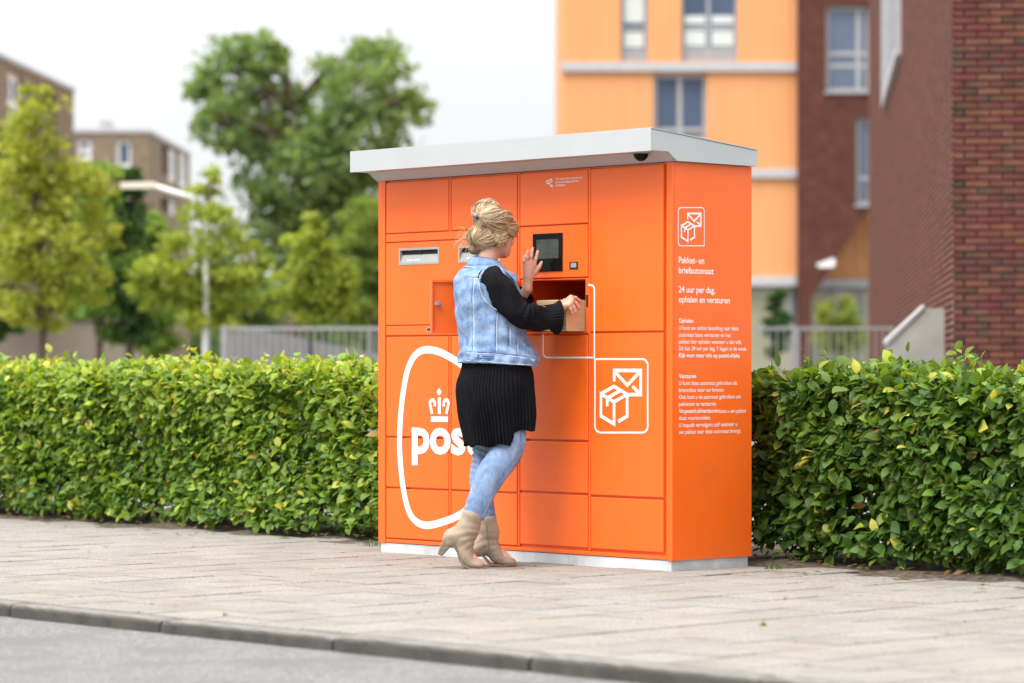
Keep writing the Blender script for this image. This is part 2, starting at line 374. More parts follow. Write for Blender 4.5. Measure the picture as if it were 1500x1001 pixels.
def smooth2d(P, n=6, closed=True):
    out = []; m = len(P)
    for i in range(m):
        p0, p1, p2, p3 = (Vector(P[(i+k) % m]) for k in (-1, 0, 1, 2))
        for s in range(n):
            t = s / n
            out.append(tuple(.5 * ((2*p1) + (p2-p0)*t + (2*p0-5*p1+4*p2-p3)*t*t + (3*p1-p0-3*p2+p3)*t**3)))
    if closed: out.append(out[0])
    return out

# ------------------------------------------------------------------ the parcel locker
lk = empty('parcel_locker', FL, TH, 'large orange parcel locker with light grey overhanging roof and one open compartment', 'parcel locker')
xc = [0.0, fr(565.5, 540)[0], fr(656.8, 540)[0], fr(661, 540)[0], fr(757, 540)[0], fr(761.6, 540)[0], fr(860.6, 540)[0], fr(865.2, 540)[0], fr(971.5, 540)[0], LW]
zr = lambda px, py: fr(px, py)[1]
# compartment opening
OX0, OX1 = fr(767, 450)[0], fr(856.3, 450)[0]; OZ1, OZ0 = zr(858, 409.3), zr(856, 486)
YB = .016                                               # the carcass sheet behind the door fronts
mb = MB()
mb.add([(0, YB, Z0), (OX0, YB, Z0), (OX0, YB, Z1), (0, YB, Z1)], [(0, 1, 2, 3)])
mb.add([(OX1, YB, Z0), (LW, YB, Z0), (LW, YB, Z1), (OX1, YB, Z1)], [(0, 1, 2, 3)])
mb.add([(OX0, YB, Z0), (OX1, YB, Z0), (OX1, YB, OZ0), (OX0, YB, OZ0)], [(0, 1, 2, 3)])
mb.add([(OX0, YB, OZ1), (OX1, YB, OZ1), (OX1, YB, Z1), (OX0, YB, Z1)], [(0, 1, 2, 3)])
mb.add([(0, YB, Z0), (0, YB, Z1), (0, LD, Z1), (0, LD, Z0)], [(0, 1, 2, 3)])
mb.add([(0, LD, Z0), (0, LD, Z1), (LW, LD, Z1), (LW, LD, Z0)], [(0, 1, 2, 3)])
mb.add([(0, YB, Z0), (0, LD, Z0), (LW, LD, Z0), (LW, YB, Z0)], [(0, 1, 2, 3)])
mb.add([(0, YB, Z1), (LW, YB, Z1), (LW, LD, Z1), (0, LD, Z1)], [(0, 1, 2, 3)])
mb.build('carcass', M_orange, lk)
# right side panel, folded round the front corner
MB().box(LW - .0345, LW, -.001, YB - .002, Z0, Z1).build('corner_post', M_orange, lk)
MB().box(LW - .004, LW + .0015, YB - .0015, LD + .001, Z0 - .001, Z1).build('side_panel', M_orange, lk)
MB().box(-.001, xc[1] - .006, -.001, YB - .002, Z0, Z1).build('corner_post', M_orange, lk)
for a, b in ((xc[2], xc[3]), (xc[4], xc[5]), (xc[6], xc[7])):
    m_ = (a + b) / 2
    segs = [(Z0 + .024, Z1 - .004)]
    if a == xc[2]: segs = [(Z0 + .024, zr(657, 493)), (zr(657, 340), Z1 - .004)]
    for s0, s1 in segs: MB().slab(m_ - .0065, m_ + .0065, s0, s1, .0005, YB - .002, .003).build('divider', M_orange, lk)
MB().slab(xc[1] - .004, LW - .036, Z0 + .001, zr(566, 789.6), .001, YB - .002, .002).build('bottom_rail', M_orange, lk)
doors = []
def door(x0, x1, z0, z1, name='locker_door'):
    doors.append((x0, x1, z0, z1)); return MB().slab(x0, x1, z0, z1, 0.0, YB - .003, .0028).build(name, M_orange, lk)
G = .0022
zt = Z1 - .009
for a, b, px in ((xc[1], xc[2], 566), (xc[3], xc[4], 566)):
    door(a, b, zr(px, 342.4), zt)
    for t, u in ((493.4, 639.6), (640.8, 713.6), (715, 788.2)): door(a, b, zr(px, u) + G, zr(px, t) - G)
MB().slab(xc[1], xc[4], zr(566, 355.2), zr(566, 343.8), 0, YB - .003, .002).build('trim_panel', M_orange, lk)
# mail panel with two slots cut through
SA, SB_ = fr(585.2, 388)[0], fr(643.4, 388)[0]; SZ0, SZ1 = zr(585, 388.2), zr(585, 365.2)
S2A = fr(672.4, 388)[0]; S2B = S2A + (SB_ - SA)
pz0, pz1 = zr(566, 476.2), zr(566, 356.8)
mp_ = MB(); slot_list = ((SA, SB_), (S2A, S2B)); pd_a, pd_b = 0, YB - .003
for x0, x1, z0, z1 in ((xc[1], SA, pz0, pz1), (SB_, S2A, SZ0, SZ1), (S2B, xc[4], pz0, pz1), (SA, S2B, SZ1, pz1), (SA, S2B, pz0, SZ0)):
    mp_.add([(x0, 0, z0), (x1, 0, z0), (x1, 0, z1), (x0, 0, z1)], [(0, 1, 2, 3)])
for (x0, z0), (x1, z1) in (((xc[1], pz0), (xc[1], pz1)), ((xc[1], pz1), (xc[4], pz1)), ((xc[4], pz1), (xc[4], pz0)), ((xc[4], pz0), (xc[1], pz0))):
    mp_.add([(x0, 0, z0), (x1, 0, z1), (x1, YB - .003, z1), (x0, YB - .003, z0)], [(0, 1, 2, 3)])
mp_.build('mail_panel', M_orange, lk)
for k, (x0, x1) in enumerate(slot_list):
    bz = .008; s = MB()
    o0 = [(x0 - .002, -.003, SZ0 - .002), (x1 + .002, -.003, SZ0 - .002), (x1 + .002, -.003, SZ1 + .002), (x0 - .002, -.003, SZ1 + .002)]
    o1 = [(x0 + bz, -.003, SZ0 + bz), (x1 - bz, -.003, SZ0 + bz), (x1 - bz, -.003, SZ1 - bz), (x0 + bz, -.003, SZ1 - bz)]
    hm = SZ0 + (SZ1 - SZ0) * .62
    o2 = [(x0 + bz, .013, hm), (x1 - bz, .013, hm), (x1 - bz, .013, SZ1 - bz), (x0 + bz, .013, SZ1 - bz)]
    ob = [(p[0], .004, p[2]) for p in o0]
    s.add(o0 + o1 + o2 + ob, [(i, (i+1) % 4, (i+1) % 4 + 4, i + 4) for i in range(4)] + [(i+4, (i+1) % 4 + 4, (i+1) % 4 + 8, i + 8) for i in range(4)] + [(i, i+12, (i+1) % 4 + 12, (i+1) % 4) for i in range(4)])
    sl = s.build('mail_slot', M_slotgrey, lk)
    MB().add([(x0 + bz, .0125, hm), (x1 - bz, .0125, hm), (x1 - bz, .0125, SZ1 - bz), (x0 + bz, .0125, SZ1 - bz)], [(0, 1, 2, 3)]).build('brush_curtain', M_dark, sl)
    MB().box((x0 + x1) / 2 - .004, (x0 + x1) / 2 + .004, .008, .012, hm, SZ1 - bz).build('slot_bar', M_black, sl)
    zz0, zz1 = SZ0 + bz, hm
    def slope(x, z, e=.0006): 
        t = (z - zz0) / (zz1 - zz0); return (x, -.003 + .016 * t - .0012, z)
    lettering('lettering', 'overige postcodes' if k == 0 else 'eigen regio', x0 + .055, x0 + (.150 if k == 0 else .11), SZ0 + .019, .0085, slope, sl, bold=.012)
MB().slab(xc[1], xc[4], zr(566, 491.6), zr(566, 478), 0, YB - .003, .002).build('trim_panel', M_orange, lk)
# small oval pull in the trim under the mail panel
hx0, hx1 = fr(625.5, 483)[0], fr(638, 483)[0]; hz = zr(630, 483)
pl = arc(hx0 + .008, hz, .008, 90, 270, 8) + arc(hx1 - .008, hz, .008, -90, 90, 8)
hb = MB(); hb.prism(pl, lambda u, w, t: (u, t, w), -.0012, -.0002); fixn(hb.build('pull_recess', M_dark, lk))
strokes('pull_rim', [pl + [pl[0]]], .003, lambda x, z, e: (x, -.0012 - e, z), lk, M_chrome)
# column 3
door(xc[5], xc[6], zr(762, 331.6), zt)
spz0, spz1 = zr(860, 405.6), zr(762, 333.4)
door(xc[5], xc[6], spz0, spz1, 'screen_panel')
# jambs round the opening
jz0, jz1 = zr(860, 488.6), zr(860, 407.0)
for x0, x1, z0, z1 in ((xc[5], OX0, jz0, jz1), (OX1, xc[6], jz0, jz1), (OX0, OX1, OZ1, jz1), (OX0, OX1, jz0, OZ0)):
    if x1 - x0 > .001 and z1 - z0 > .001: MB().slab(x0, x1, z0, z1, .003, YB - .001, .0045).build('compartment_jamb', M_orange, lk)
lx0, lx1 = fr(858.1, 440)[0], fr(860.4, 440)[0]
MB().box(lx0, lx1, .0015, .0045, zr(859, 450), zr(859, 432)).build('latch_slot', M_black, lk)
cb_ = MB(); d1 = .47
cb_.add([(OX0, YB, OZ0), (OX1, YB, OZ0), (OX1, d1, OZ0), (OX0, d1, OZ0)], [(0, 1, 2, 3)])
cb_.add([(OX0, YB, OZ1), (OX0, d1, OZ1), (OX1, d1, OZ1), (OX1, YB, OZ1)], [(0, 1, 2, 3)])
cb_.add([(OX0, YB, OZ0), (OX0, d1, OZ0), (OX0, d1, OZ1), (OX0, YB, OZ1)], [(0, 1, 2, 3)])
cb_.add([(OX1, YB, OZ0), (OX1, YB, OZ1), (OX1, d1, OZ1), (OX1, d1, OZ0)], [(0, 1, 2, 3)])
cb_.add([(OX0, d1, OZ0), (OX1, d1, OZ0), (OX1, d1, OZ1), (OX0, d1, OZ1)], [(0, 1, 2, 3)])
cb_.build('compartment', M_orange_in, lk)
for t, u in ((490.4, 646.0), (647.6, 723.6), (725.4, 803.6)): door(xc[5], xc[6], zr(860, u) + G, zr(860, t) - G)
# column 4
door(xc[7], xc[8], zr(866, 486), zt)
for t, u in ((488.2, 725.6), (727.6, 804.2)): door(xc[7], xc[8], zr(866, u) + G, zr(866, t) - G)
# open door of the compartment: hinged on the left jamb, swung 120 degrees
hxp = xc[5] + .002; dw = xc[6] - xc[5] - .022; ang = math.radians(180 + 60)
hinge = LP(hxp, -.004); dirw = (EX * math.cos(ang) + EY * math.sin(ang))        # towards the free edge
od = empty('open_door', (hxp, -.004, 0), 0); od.parent = lk
od.rotation_euler = (0, 0, ang)
bm_ = bmesh.new(); bm_.free()
dz0, dz1 = jz0 + .003, jz1 - .003
def dP(s, t, z): return (s, t, z)                       # s along the leaf, t through it
leaf = MB().box(0.004, dw, -.009, .009, dz0, dz1).build('door_leaf', M_orange, od)
fl_ = MB()
fl_.box(dw - .006, dw + .001, .009, .022, dz0, dz1).box(.01, dw - .006, .009, .018, dz1 - .012, dz1 - .0005).box(.01, dw - .006, .009, .018, dz0 + .0005, dz0 + .012)
fl_.build('door_flange', M_orange, od)
zl = zr(648, 448)
MB().tube([(dw - .035, .009, zl), (dw - .035, .022, zl)], .010, 10).box(dw - .040, dw - .012, .022, .027, zl - .007, zl + .007).build('latch', M_chrome, od)
for s_, zz in ((.03, .095), (.055, .095), (.03, .075), (.055, .055), (.055, -.03)):
    MB().tube([(dw - s_, .0088, zl + zz), (dw - s_, .0108, zl + zz)], .0035, 6).build('rivet', M_orange, od)
# touch screen, card reader
tx0, tx1 = fr(781.2, 370)[0], fr(824.4, 370)[0]; tz0, tz1 = zr(781, 398.7), zr(781, 343.2)
ts = MB().slab(tx0, tx1, tz0, tz1, -.006, .001, .002).build('touchscreen', M_screen_glass, lk)
q0, q1 = fr(787.2, 370)[0], fr(819.6, 370)[0]
MB().add([(q0, -.0067, zr(788, 379.6)), (q1, -.0067, zr(788, 379.6)), (q1, -.0067, zr(788, 351.6)), (q0, -.0067, zr(788, 351.6))], [(0, 1, 2, 3)]).build('display', M_display, ts)
r0, r1 = fr(834.6, 389)[0], fr(846.8, 389)[0]; rz0, rz1 = zr(835, 394.8), zr(835, 383.8)
rd = MB().slab(r0, r1, rz0, rz1, -.004, .001, .0015).build('card_reader', M_black, lk)
MB().slab(r0 + .012, r1 - .008, rz0 + .008, rz1 - .006, -.0052, -.0042, .0004).build('reader_window', M_slotgrey, rd)
# roof
prof = [(-.176, 2.042), (.556, 1.977), (.556, 1.9035), (.0, 1.9035), (-.062, 1.944), (-.176, 1.944)]
rx0, rx1 = -.015, LW + .031
rf = MB(); rf.prism(prof, lambda u, w, t: (t, u, w), rx0, rx1)
rfo = fixn(rf.build('roof', M_roof, lk))
MB().box(rx0 - .002, rx1 + .002, -.179, -.1755, 1.942, 2.0445).build('fascia', M_roof, rfo)
ledge = MB(); ledge.prism([(-.1765, 2.0445), (.5575, 1.9795), (.5575, 1.9835), (-.1765, 2.0485)], lambda u, w, t: (t, u, w), rx0 - .003, rx1 + .003); fixn(ledge.build('roof_sheet', M_roof, rfo))
for k in range(9):
    xx = .16 + k * .225; MB().box(xx, xx + .05, -.172, -.166, 1.9425, 1.9437).build('vent_slit', M_dark, rfo)
for (yy, zz) in ((-.052, 1.935), (-.014, 1.911)):
    for xx in (rx0 + .012, rx1 - .012): MB().tube([(xx, yy, zz), (xx, yy - .002, zz - .003)], .004, 6).build('screw', M_slotgrey, rfo)
# camera dome under the roof
dx_, dz_ = fr(938, 228, -.09)
dm = empty('camera_dome', (dx_, -.086, 1.946), 0); dm.parent = lk
v = []; f = []; nl, ns = 6, 20
for i in range(nl + 1):
    a = i / nl * math.pi / 2
    for k in range(ns): v.append((.036 * math.cos(a) * math.cos(k * 2 * math.pi / ns), .036 * math.cos(a) * math.sin(k * 2 * math.pi / ns), -.006 - .036 * math.sin(a)))
for i in range(nl):
    for k in range(ns): f.append((i*ns+k, i*ns+(k+1) % ns, (i+1)*ns+(k+1) % ns, (i+1)*ns+k))
fixn(mesh('dome', v, f, M_screen_glass, dm, smooth=True))
MB().tube([(0, 0, .004), (0, 0, -.007)], .044, 24).build('dome_ring', M_slotgrey, dm)
# plinth in three lengths
for x0, x1 in ((.012, .70), (.702, 1.38), (1.382, LW - .012)): MB().box(x0, x1, .006, LD - .012, -.03, Z0 - .002).build('plinth', M_plinth, lk)
# ---- print on the front
FR = lambda x, z, e=.0008: (x, -e, z)
def cr_(cx0, cy0, sc): return lambda u, w: fr(cx0 + u / sc, cy0 + w / sc)
g = cr_(570, 490, 3.336)
outline = [(180, 75), (240, 84), (300, 113), (360, 152), (470, 236), (575, 335), (636, 425), (653, 500), (640, 570), (585, 665), (480, 780), (350, 879), (255, 919), (178, 933), (125, 908), (92, 850), (68, 740), (54, 600), (52, 500), (60, 360), (80, 220), (102, 145), (135, 95)]
strokes('logo_outline', [smooth2d([g(*p) for p in outline], 5)], .037, FR, lk)
crown = MB()
def poly(pts, e=.0011): crown.add([FR(*g(*p), e) for p in pts], [tuple(range(len(pts)))])
poly([(245, 262), (232, 282), (245, 300), (258, 282)]); poly([(205, 401), (288, 402), (288, 428), (205, 427)]); poly([(239, 308), (253, 308), (253, 389), (239, 389)])
fixn(crown.build('logo_crown', M_white_print, lk))
for sgn in (-1, 1):
    pts = [(246 + sgn * a, b) for a, b in ((35, 389), (46, 334), (40, 322), (28, 322), (22, 333), (22, 352))]
    strokes('logo_crown_arch', [[g(*p) for p in pts]], .017, FR, lk, eps0=.0012)
BOLD = .034
# lettering: lower-case word with a long slanted stem on the first letter
xh0, xh1 = g(112, 585), g(112, 458)
v_, f_ = text2d('x', BOLD); xlo = min(p[1] for p in v_); xhh = max(p[1] for p in v_) - xlo
capw = (xh1[1] - xh0[1]) / xhh * CAP
pL = g(112, 580)[0]; pR = g(572, 580)[0]
lettering('logo_lettering', 'postnl', pL, pR, g(200, 585)[1] - xlo * capw / CAP, capw, lambda x, z: (x, -.0018, z), lk, bold=BOLD)
# white guide line round the open compartment, and the pictogram tile
g8 = cr_(780, 400, 6.257)
ln = [g8(512, 110), g8(532, 111)] + [g8(532 + 36 * math.sin(a), 146 - 35 * math.cos(a)) for a in (.4, .8, 1.2)] + [g8(569, 150), g8(569, 776)]
ln2 = [g8(572, 776), g8(140, 776)] + [g8(140 - 40 * math.sin(a), 736 + 40 * math.cos(a)) for a in (.4, .8, 1.2)] + [g8(100, 735), g8(100, 562)]
strokes('guide_line', [ln, ln2], .0085, FR, lk)
g4 = cr_(860, 510, 7.145)
fl = lambda pts, gg: [gg(*p) for p in pts]
def rr_(x0, y0, x1, y1, r, sq, n=6):                    # rounded frame, one square corner
    out = []
    for (cx, cy, a, nm) in ((x1, y0, -90, 'tr'), (x1, y1, 0, 'br'), (x0, y1, 90, 'bl'), (x0, y0, 180, 'tl')):
        if nm == sq: out.append((cx, cy)); continue
        ox = cx - r if cx == x1 else cx + r; oy = cy - r if cy == y1 else cy + r
        out += [(ox + r * math.cos(math.radians(a + 90 * i / n)), oy + r * math.sin(math.radians(a + 90 * i / n))) for i in range(n + 1)]
    return out + [out[0]]
strokes('pictogram_frame', [fl(rr_(84, 116, 636, 885, 62, 'tl'), g4)], .0085, FR, lk)
GL = [[(285, 350), (285, 235), (563, 235), (563, 488), (430, 488)], [(285, 240), (423, 390), (560, 240)], [(478, 400), (556, 482)],
      [(285, 565), (148, 480), (148, 712), (285, 795), (285, 565)], [(148, 480), (285, 402), (423, 485), (285, 565)], [(423, 485), (423, 713), (330, 770)], [(215, 610), (215, 525), (352, 445)]]
strokes('pictogram', [fl(p, g4) for p in GL], .0165, FR, lk)
# camera notice on the top door of column 3
g10 = cr_(740, 240, 10.0)
strokes('camera_pictogram', [fl([(605, 262), (680, 226), (692, 256), (620, 296), (605, 262)], g10), fl([(655, 285), (668, 325), (690, 328)], g10), fl([(692, 305), (694, 350)], g10)], .0055, FR, lk)
for s, b0, b1, base in (('Wij maken video-opnamen om', 740, 1130, 241), ('uw en onze eigendommen', 738, 1077, 288), ('te bewaken.', 738, 890, 334)):
    lettering('lettering', s, g10(b0, base)[0], g10(b1, base)[0], g10(b0, base)[1], .0115, FR, lk, bold=.012)
# ---- print on the side
SF = lambda y, z, e=.0008: (LW + .0015 + e, y, z)
def sline(s, p0, p1, base, cap, bold=0.0):
    a = sd(p0, base); b = sd(p1, base); lettering('lettering', s, a[0], b[0], a[1], cap, SF, lk, bold=bold)
for s, p1, base in (('Pakket- en', 1031, 385.4), ('briefautomaat', 1045, 400.3), ('24 uur per dag,', 1046.9, 428.4), ('ophalen en versturen', 1068.3, 443)):
    sline(s, 993.7, p1, base, .0285, .015)
for s, p1, base, bd in (('Ophalen', 1015, 472.8, .018), ('U kunt uw online bestelling naar deze', 1081.5, 483.2, .0045), ('automaat laten versturen en het', 1069.8, 493.4, .0045),
                    ('pakket hier ophalen wanneer u dat wilt.', 1086, 503.5, .0045), ('Dit kan 24 uur per dag, 7 dagen in de week.', 1093.5, 513.4, .0045), ('Kijk voor meer info op postnl.nl/pba', 1083, 523.6, .018),
                    ('Versturen', 1019, 554.2, .018), ('U kunt deze automaat gebruiken als', 1079, 564.4, .0045), ('brievenbus voor uw brieven.', 1060.4, 574.6, .0045), ('Ook kunt u de automaat gebruiken om', 1084.3, 584.8, .0045),
                    ('pakketten te versturen.', 1049.3, 595, .0045), ('thuis voorbereiden.', 1040.6, 615.6, .0045), ('U bepaalt vervolgens zelf wanneer u', 1079.5, 626, .0045), ('uw pakket naar deze automaat brengt.', 1085, 636, .0045)):
    sline(s, 994, p1, base, .0195, bd)
sline('Via', 994, 1001.8, 605.3, .0195, .0045); sline('postnl.nl/versturen', 1002.8, 1052, 605.3, .0195, .018); sline('kunt u uw pakket', 1053.2, 1092, 605.3, .0195, .0045)
gs = lambda u, w: sd(993 + (u - 84) / 552 * 38, 304.4 + (w - 116) / 769 * 56)
strokes('pictogram_frame', [fl(rr_(84, 116, 636, 885, 62, 'br'), gs)], .0042, SF, lk)
strokes('pictogram', [fl(p, gs) for p in GL], .0085, SF, lk)

# ------------------------------------------------------------------ the cardboard parcel held in the opening
bx1 = OX1 - .004; bx0 = bx1 - .205; by0, by1 = -.118, .13
bz0 = OZ0 + .002; bz1 = bz0 + .147
pc = empty('cardboard_box', LP((bx0 + bx1) / 2, (by0 + by1) / 2, bz0), TH, 'small plain brown cardboard box being pushed into the open compartment', 'box')
hw, hd, hh = (bx1 - bx0) / 2, (by1 - by0) / 2, bz1 - bz0
b = MB(); c = .0025
b.slab(-hw, hw, 0, hh, -hd, hd, c); fixn(b.build('carton', M_card, pc))
MB().box(-.022, .022, -hd + .004, hd - .004, hh + .0002, hh + .0010).build('packing_tape', pmat('packing_tape', (.42, .27, .15), rough=.3), pc)
MB().box(-hw + .003, hw - .003, -hd + .003, -.0015, hh - .0002, hh + .0022).build('flap', M_card, pc)

# ------------------------------------------------------------------ buildings
def wall_open(x0, x1, z0, z1, ops, fn, depth=.18):       # a facade sheet with openings and their reveals; fn(x, y, z) places it
    xs = sorted({x0, x1, *[o[0] for o in ops], *[o[1] for o in ops]}); zs = sorted({z0, z1, *[o[2] for o in ops], *[o[3] for o in ops]})
    mb = MB()
    for a, b in zip(xs, xs[1:]):
        for c, d in zip(zs, zs[1:]):
            mx_, mz = (a + b) / 2, (c + d) / 2
            if any(o[0] < mx_ < o[1] and o[2] < mz < o[3] for o in ops): continue
            mb.add([fn(a, 0, c), fn(b, 0, c), fn(b, 0, d), fn(a, 0, d)], [(0, 1, 2, 3)])
    for o in ops:
        a, b, c, d = o[:4]
        mb.add([fn(a, 0, c), fn(b, 0, c), fn(b, 0, d), fn(a, 0, d), fn(a, depth, c), fn(b, depth, c), fn(b, depth, d), fn(a, depth, d)],
               [(0, 4, 5, 1), (1, 5, 6, 2), (2, 6, 7, 3), (3, 7, 4, 0)])
    return mb
def fbox(mb, fn, x0, x1, y0, y1, z0, z1):
    v = [fn(x, y, z) for z in (z0, z1) for y in (y0, y1) for x in (x0, x1)]
    return mb.add(v, [(0, 2, 3, 1), (4, 5, 7, 6), (0, 1, 5, 4), (2, 6, 7, 3), (0, 4, 6, 2), (1, 3, 7, 5)])
def window(parent, fn, x0, x1, z0, z1, y=.12, mull=(), trans=(), fw=.07, fmat=None, gmat=None, sill=True, blinds=None, panel=None):
    fmat = fmat or M_frame; gmat = gmat or M_glass
    m = MB(); fbox(m, fn, x0, x1, y, y+.07, z0, z0+fw); fbox(m, fn, x0, x1, y, y+.07, z1-fw, z1)
    fbox(m, fn, x0, x0+fw, y, y+.07, z0+fw, z1-fw); fbox(m, fn, x1-fw, x1, y, y+.07, z0+fw, z1-fw)
    for q in mull: fbox(m, fn, q-fw*.6, q+fw*.6, y+.002, y+.068, z0+fw, z1-fw)
    for q in trans: fbox(m, fn, x0+fw, x1-fw, y+.004, y+.066, q-fw*.5, q+fw*.5)
    w = m.build('window', fmat, parent); fixn(w)
    xs = [x0+fw*.9] + list(mull) + [x1-fw*.9]
    for a, b in zip(xs, xs[1:]):
        g_ = MB(); fbox(g_, fn, a, b, y+.03, y+.036, z0+fw*.9, z1-fw*.9); fixn(g_.build('pane', gmat, w))
    if blinds:
        for (a, b, c, d) in blinds: q = MB(); fbox(q, fn, a, b, y+.0285, y+.0292, c, d); fixn(q.build('blind', M_blind, w))
    if panel:
        for (a, b, c, d) in panel: q = MB(); fbox(q, fn, a, b, y+.012, y+.03, c, d); fixn(q.build('infill_panel', M_slate, w))
    if sill: q = MB(); fbox(q, fn, x0-.05, x1+.05, -.07, y+.01, z0-.06, z0-.001); fixn(q.build('sill', M_frame, w))
    return w
M_frame = pmat('window_frame', (.33, .335, .34), (.37, .375, .38), rough=.5)
M_glass = glassmat('window_glass', (.075, .105, .165))
M_glass_l = glassmat('shop_glass', (.30, .29, .20), .15)
M_blind = pmat('blind', (.55, .60, .58), (.62, .66, .64), rough=.8)
M_slate = pmat('slate_panel', (.28, .29, .30), rough=.6)
M_clad = pmat('orange_cladding', (.70, .305, .118), (.76, .345, .142), scale=1.5, rough=.6, stretch=(6, 6, .3))
M_band = pmat('grey_band', (.42, .42, .43), rough=.5)
M_fbrick = brickmat('far_brick', (.105, .040, .029), (.14, .056, .040), (.075, .040, .033), .22, .0625, .008)
M_tan = brickmat('tan_brick', (.27, .20, .14), (.33, .25, .175), (.25, .21, .165), .22, .0625, .008)
M_nbrick = brickmat('near_brick_bond', (.22, .083, .061), (.36, .152, .115), (.03, .018, .014), .22, .0625, .018)
M_mortar = pmat('dark_mortar', (.020, .014, .010), (.04, .028, .02), scale=30, rough=1)
M_brick = pmat('red_brick', (.80, .72, .68), (1.0, 1.0, 1.0), scale=9, detail=8, rough=.88, bump=.003, bscale=60, attr=True, c3=(.62, .60, .5), s3=3.0, coord='World')
M_conc = pmat('pale_concrete', (.36, .36, .34), (.42, .42, .40), scale=2.5, rough=.9, c3=(.33, .33, .31), s3=2)

# the block with orange cladding, square to the view, about 80 m off
D1 = 80.0; k1 = D1 / FPX
X_ = lambda px: (px - CX) * k1
Z_ = lambda py: CAMZ + (HY - py) * k1
ob = empty('apartment_building', (X_(1000), D1, 0), 0, 'tall block with pale orange vertical cladding and grey floor bands', 'building')
f1 = lambda x, y, z: (x - X_(1000), y, z)
XL, XR = X_(825), X_(1168)
b1w = [(X_(909), X_(949), Z_(90), Z_(-40)), (X_(998), X_(1081), Z_(90), Z_(-40)), (X_(957), X_(1036), Z_(206), Z_(108))]
ops1 = [(a, b, c, d) for a, b, c, d in b1w]
back = wall_open(XL, XR, Z_(412), 16, ops1, lambda x, y, z: f1(x, y + .06, z), .2); back.build('wall', M_clad, ob)
bx = MB(); fbox(bx, f1, XL + .01, XR, .27, 14, -.1, 16); fixn(bx.build('core', M_slate, ob))
side_ = MB(); fbox(side_, f1, XL - .01, XL + .008, .05, 14, Z_(412), 16); fixn(side_.build('side_wall', M_clad, ob))
pitch = (XR - XL) / 30
for z0, z1 in ((Z_(412), Z_(262)), (Z_(248), Z_(106)), (Z_(92), 16.0)):
    for i in range(30):
        x0 = XL + i * pitch; x1 = x0 + pitch - .012
        pieces = [(x0, x1, z0, z1)]
        for (a, b, c, d) in ops1:
            nw = []
            for (p, q, r_, s) in pieces:
                if q <= a or p >= b or s <= c or r_ >= d: nw.append((p, q, r_, s)); continue
                if p < a: nw.append((p, a, r_, s))
                if q > b: nw.append((b, q, r_, s))
                if r_ < c: nw.append((max(p, a), min(q, b), r_, c))
                if s > d: nw.append((max(p, a), min(q, b), d, s))
            pieces = nw
        for (p, q, r_, s) in pieces:
            if q - p < .02 or s - r_ < .02: continue
            cbm = MB(); fbox(cbm, f1, p, q, 0, .058, r_, s); fixn(cbm.build('cladding_board', M_clad, ob))
for py0, py1, e in ((92, 105, .06), (248, 261, .0), (405, 419, .0)):
    q = MB(); fbox(q, f1, XL - e, XR - .02, -.12, .05, Z_(py1), Z_(py0)); fixn(q.build('floor_band', M_band, ob))
window(ob, f1, *b1w[0][:2], b1w[0][2], b1w[0][3], .14, trans=(Z_(41),), panel=[(b1w[0][0]+.06, b1w[0][1]-.06, Z_(88), Z_(70))], blinds=[(b1w[0][0]+.1, b1w[0][1]-.1, Z_(68), Z_(46)), (b1w[0][0]+.1, b1w[0][1]-.1, Z_(32), Z_(-20))], sill=False)
window(ob, f1, b1w[1][0], b1w[1][1], b1w[1][2], b1w[1][3], .14, mull=(X_(1038),), trans=(Z_(40),), panel=[(b1w[1][0]+.06, b1w[1][1]-.06, Z_(88), Z_(68))], blinds=[(b1w[1][0]+.1, X_(1034), Z_(66), Z_(43)), (X_(1043), b1w[1][1]-.1, Z_(66), Z_(43)), (b1w[1][0]+.1, X_(1034), Z_(34), Z_(22)), (X_(1043), b1w[1][1]-.1, Z_(34), Z_(22))], sill=False)
window(ob, f1, b1w[2][0], b1w[2][1], b1w[2][2], b1w[2][3], .14, mull=(X_(996),), trans=(Z_(190),), fw=.11, sill=False)
# ground floor: glazing under the last band
gq = [(X_(827), X_(935)), (X_(938), X_(1046)), (X_(1049), X_(1162))]
for a, b in gq: window(ob, f1, a, b, 0.05, Z_(419), .16, trans=(), fw=.09, gmat=M_glass_l, sill=False)
# brick pier with a raking lower edge, and the wing behind it
bp = empty('brick_tower', (X_(1220), D1, 0), 0, 'dark red brick tower with tall windows beside the orange cladding', 'building')
f2 = lambda x, y, z: (x - X_(1220), y - .35, z)
w2 = [(X_(1208), X_(1273), Z_(136), Z_(11)), (X_(1252), X_(1276), Z_(301), Z_(174))]
wall_open(X_(1168), X_(1430), Z_(305), 16, w2, f2, .3).build('wall', M_fbrick, bp)
low = MB(); low.prism([(X_(1168), Z_(305)), (X_(1168), -.1), (X_(1186), -.1), (X_(1186), Z_(440)), (X_(1272), Z_(305))], lambda u, w, t: f2(u, t, w), 0, .5); fixn(low.build('raking_pier', M_fbrick, bp))
bx = MB(); fbox(bx, f2, X_(1168) + .004, X_(1430), .31, 13, Z_(303), 16); fixn(bx.build('core', M_slate, bp))
lt = MB(); fbox(lt, f2, X_(1168) - .008, X_(1168) + .003, .003, 1.0, Z_(415), 16); fixn(lt.build('return_wall', M_fbrick, bp))
window(bp, f2, *w2[0][:2], w2[0][2], w2[0][3], .16, mull=(X_(1256),), trans=(Z_(98), Z_(80)), fw=.10)
window(bp, f2, *w2[1][:2], w2[1][2], w2[1][3], .16, mull=(), trans=(Z_(262),), fw=.10)
wg = empty('low_wing', (X_(1230), D1 + 2, 0), 0, 'low wing with orange cladding and glazed ground floor behind the raking brick pier', 'building')
f3 = lambda x, y, z: (x - X_(1230), y, z)
pitch = .28
q = MB(); fbox(q, f3, X_(1170), X_(1430), .07, .3, Z_(418), Z_(290)); fixn(q.build('wall', M_clad, wg))
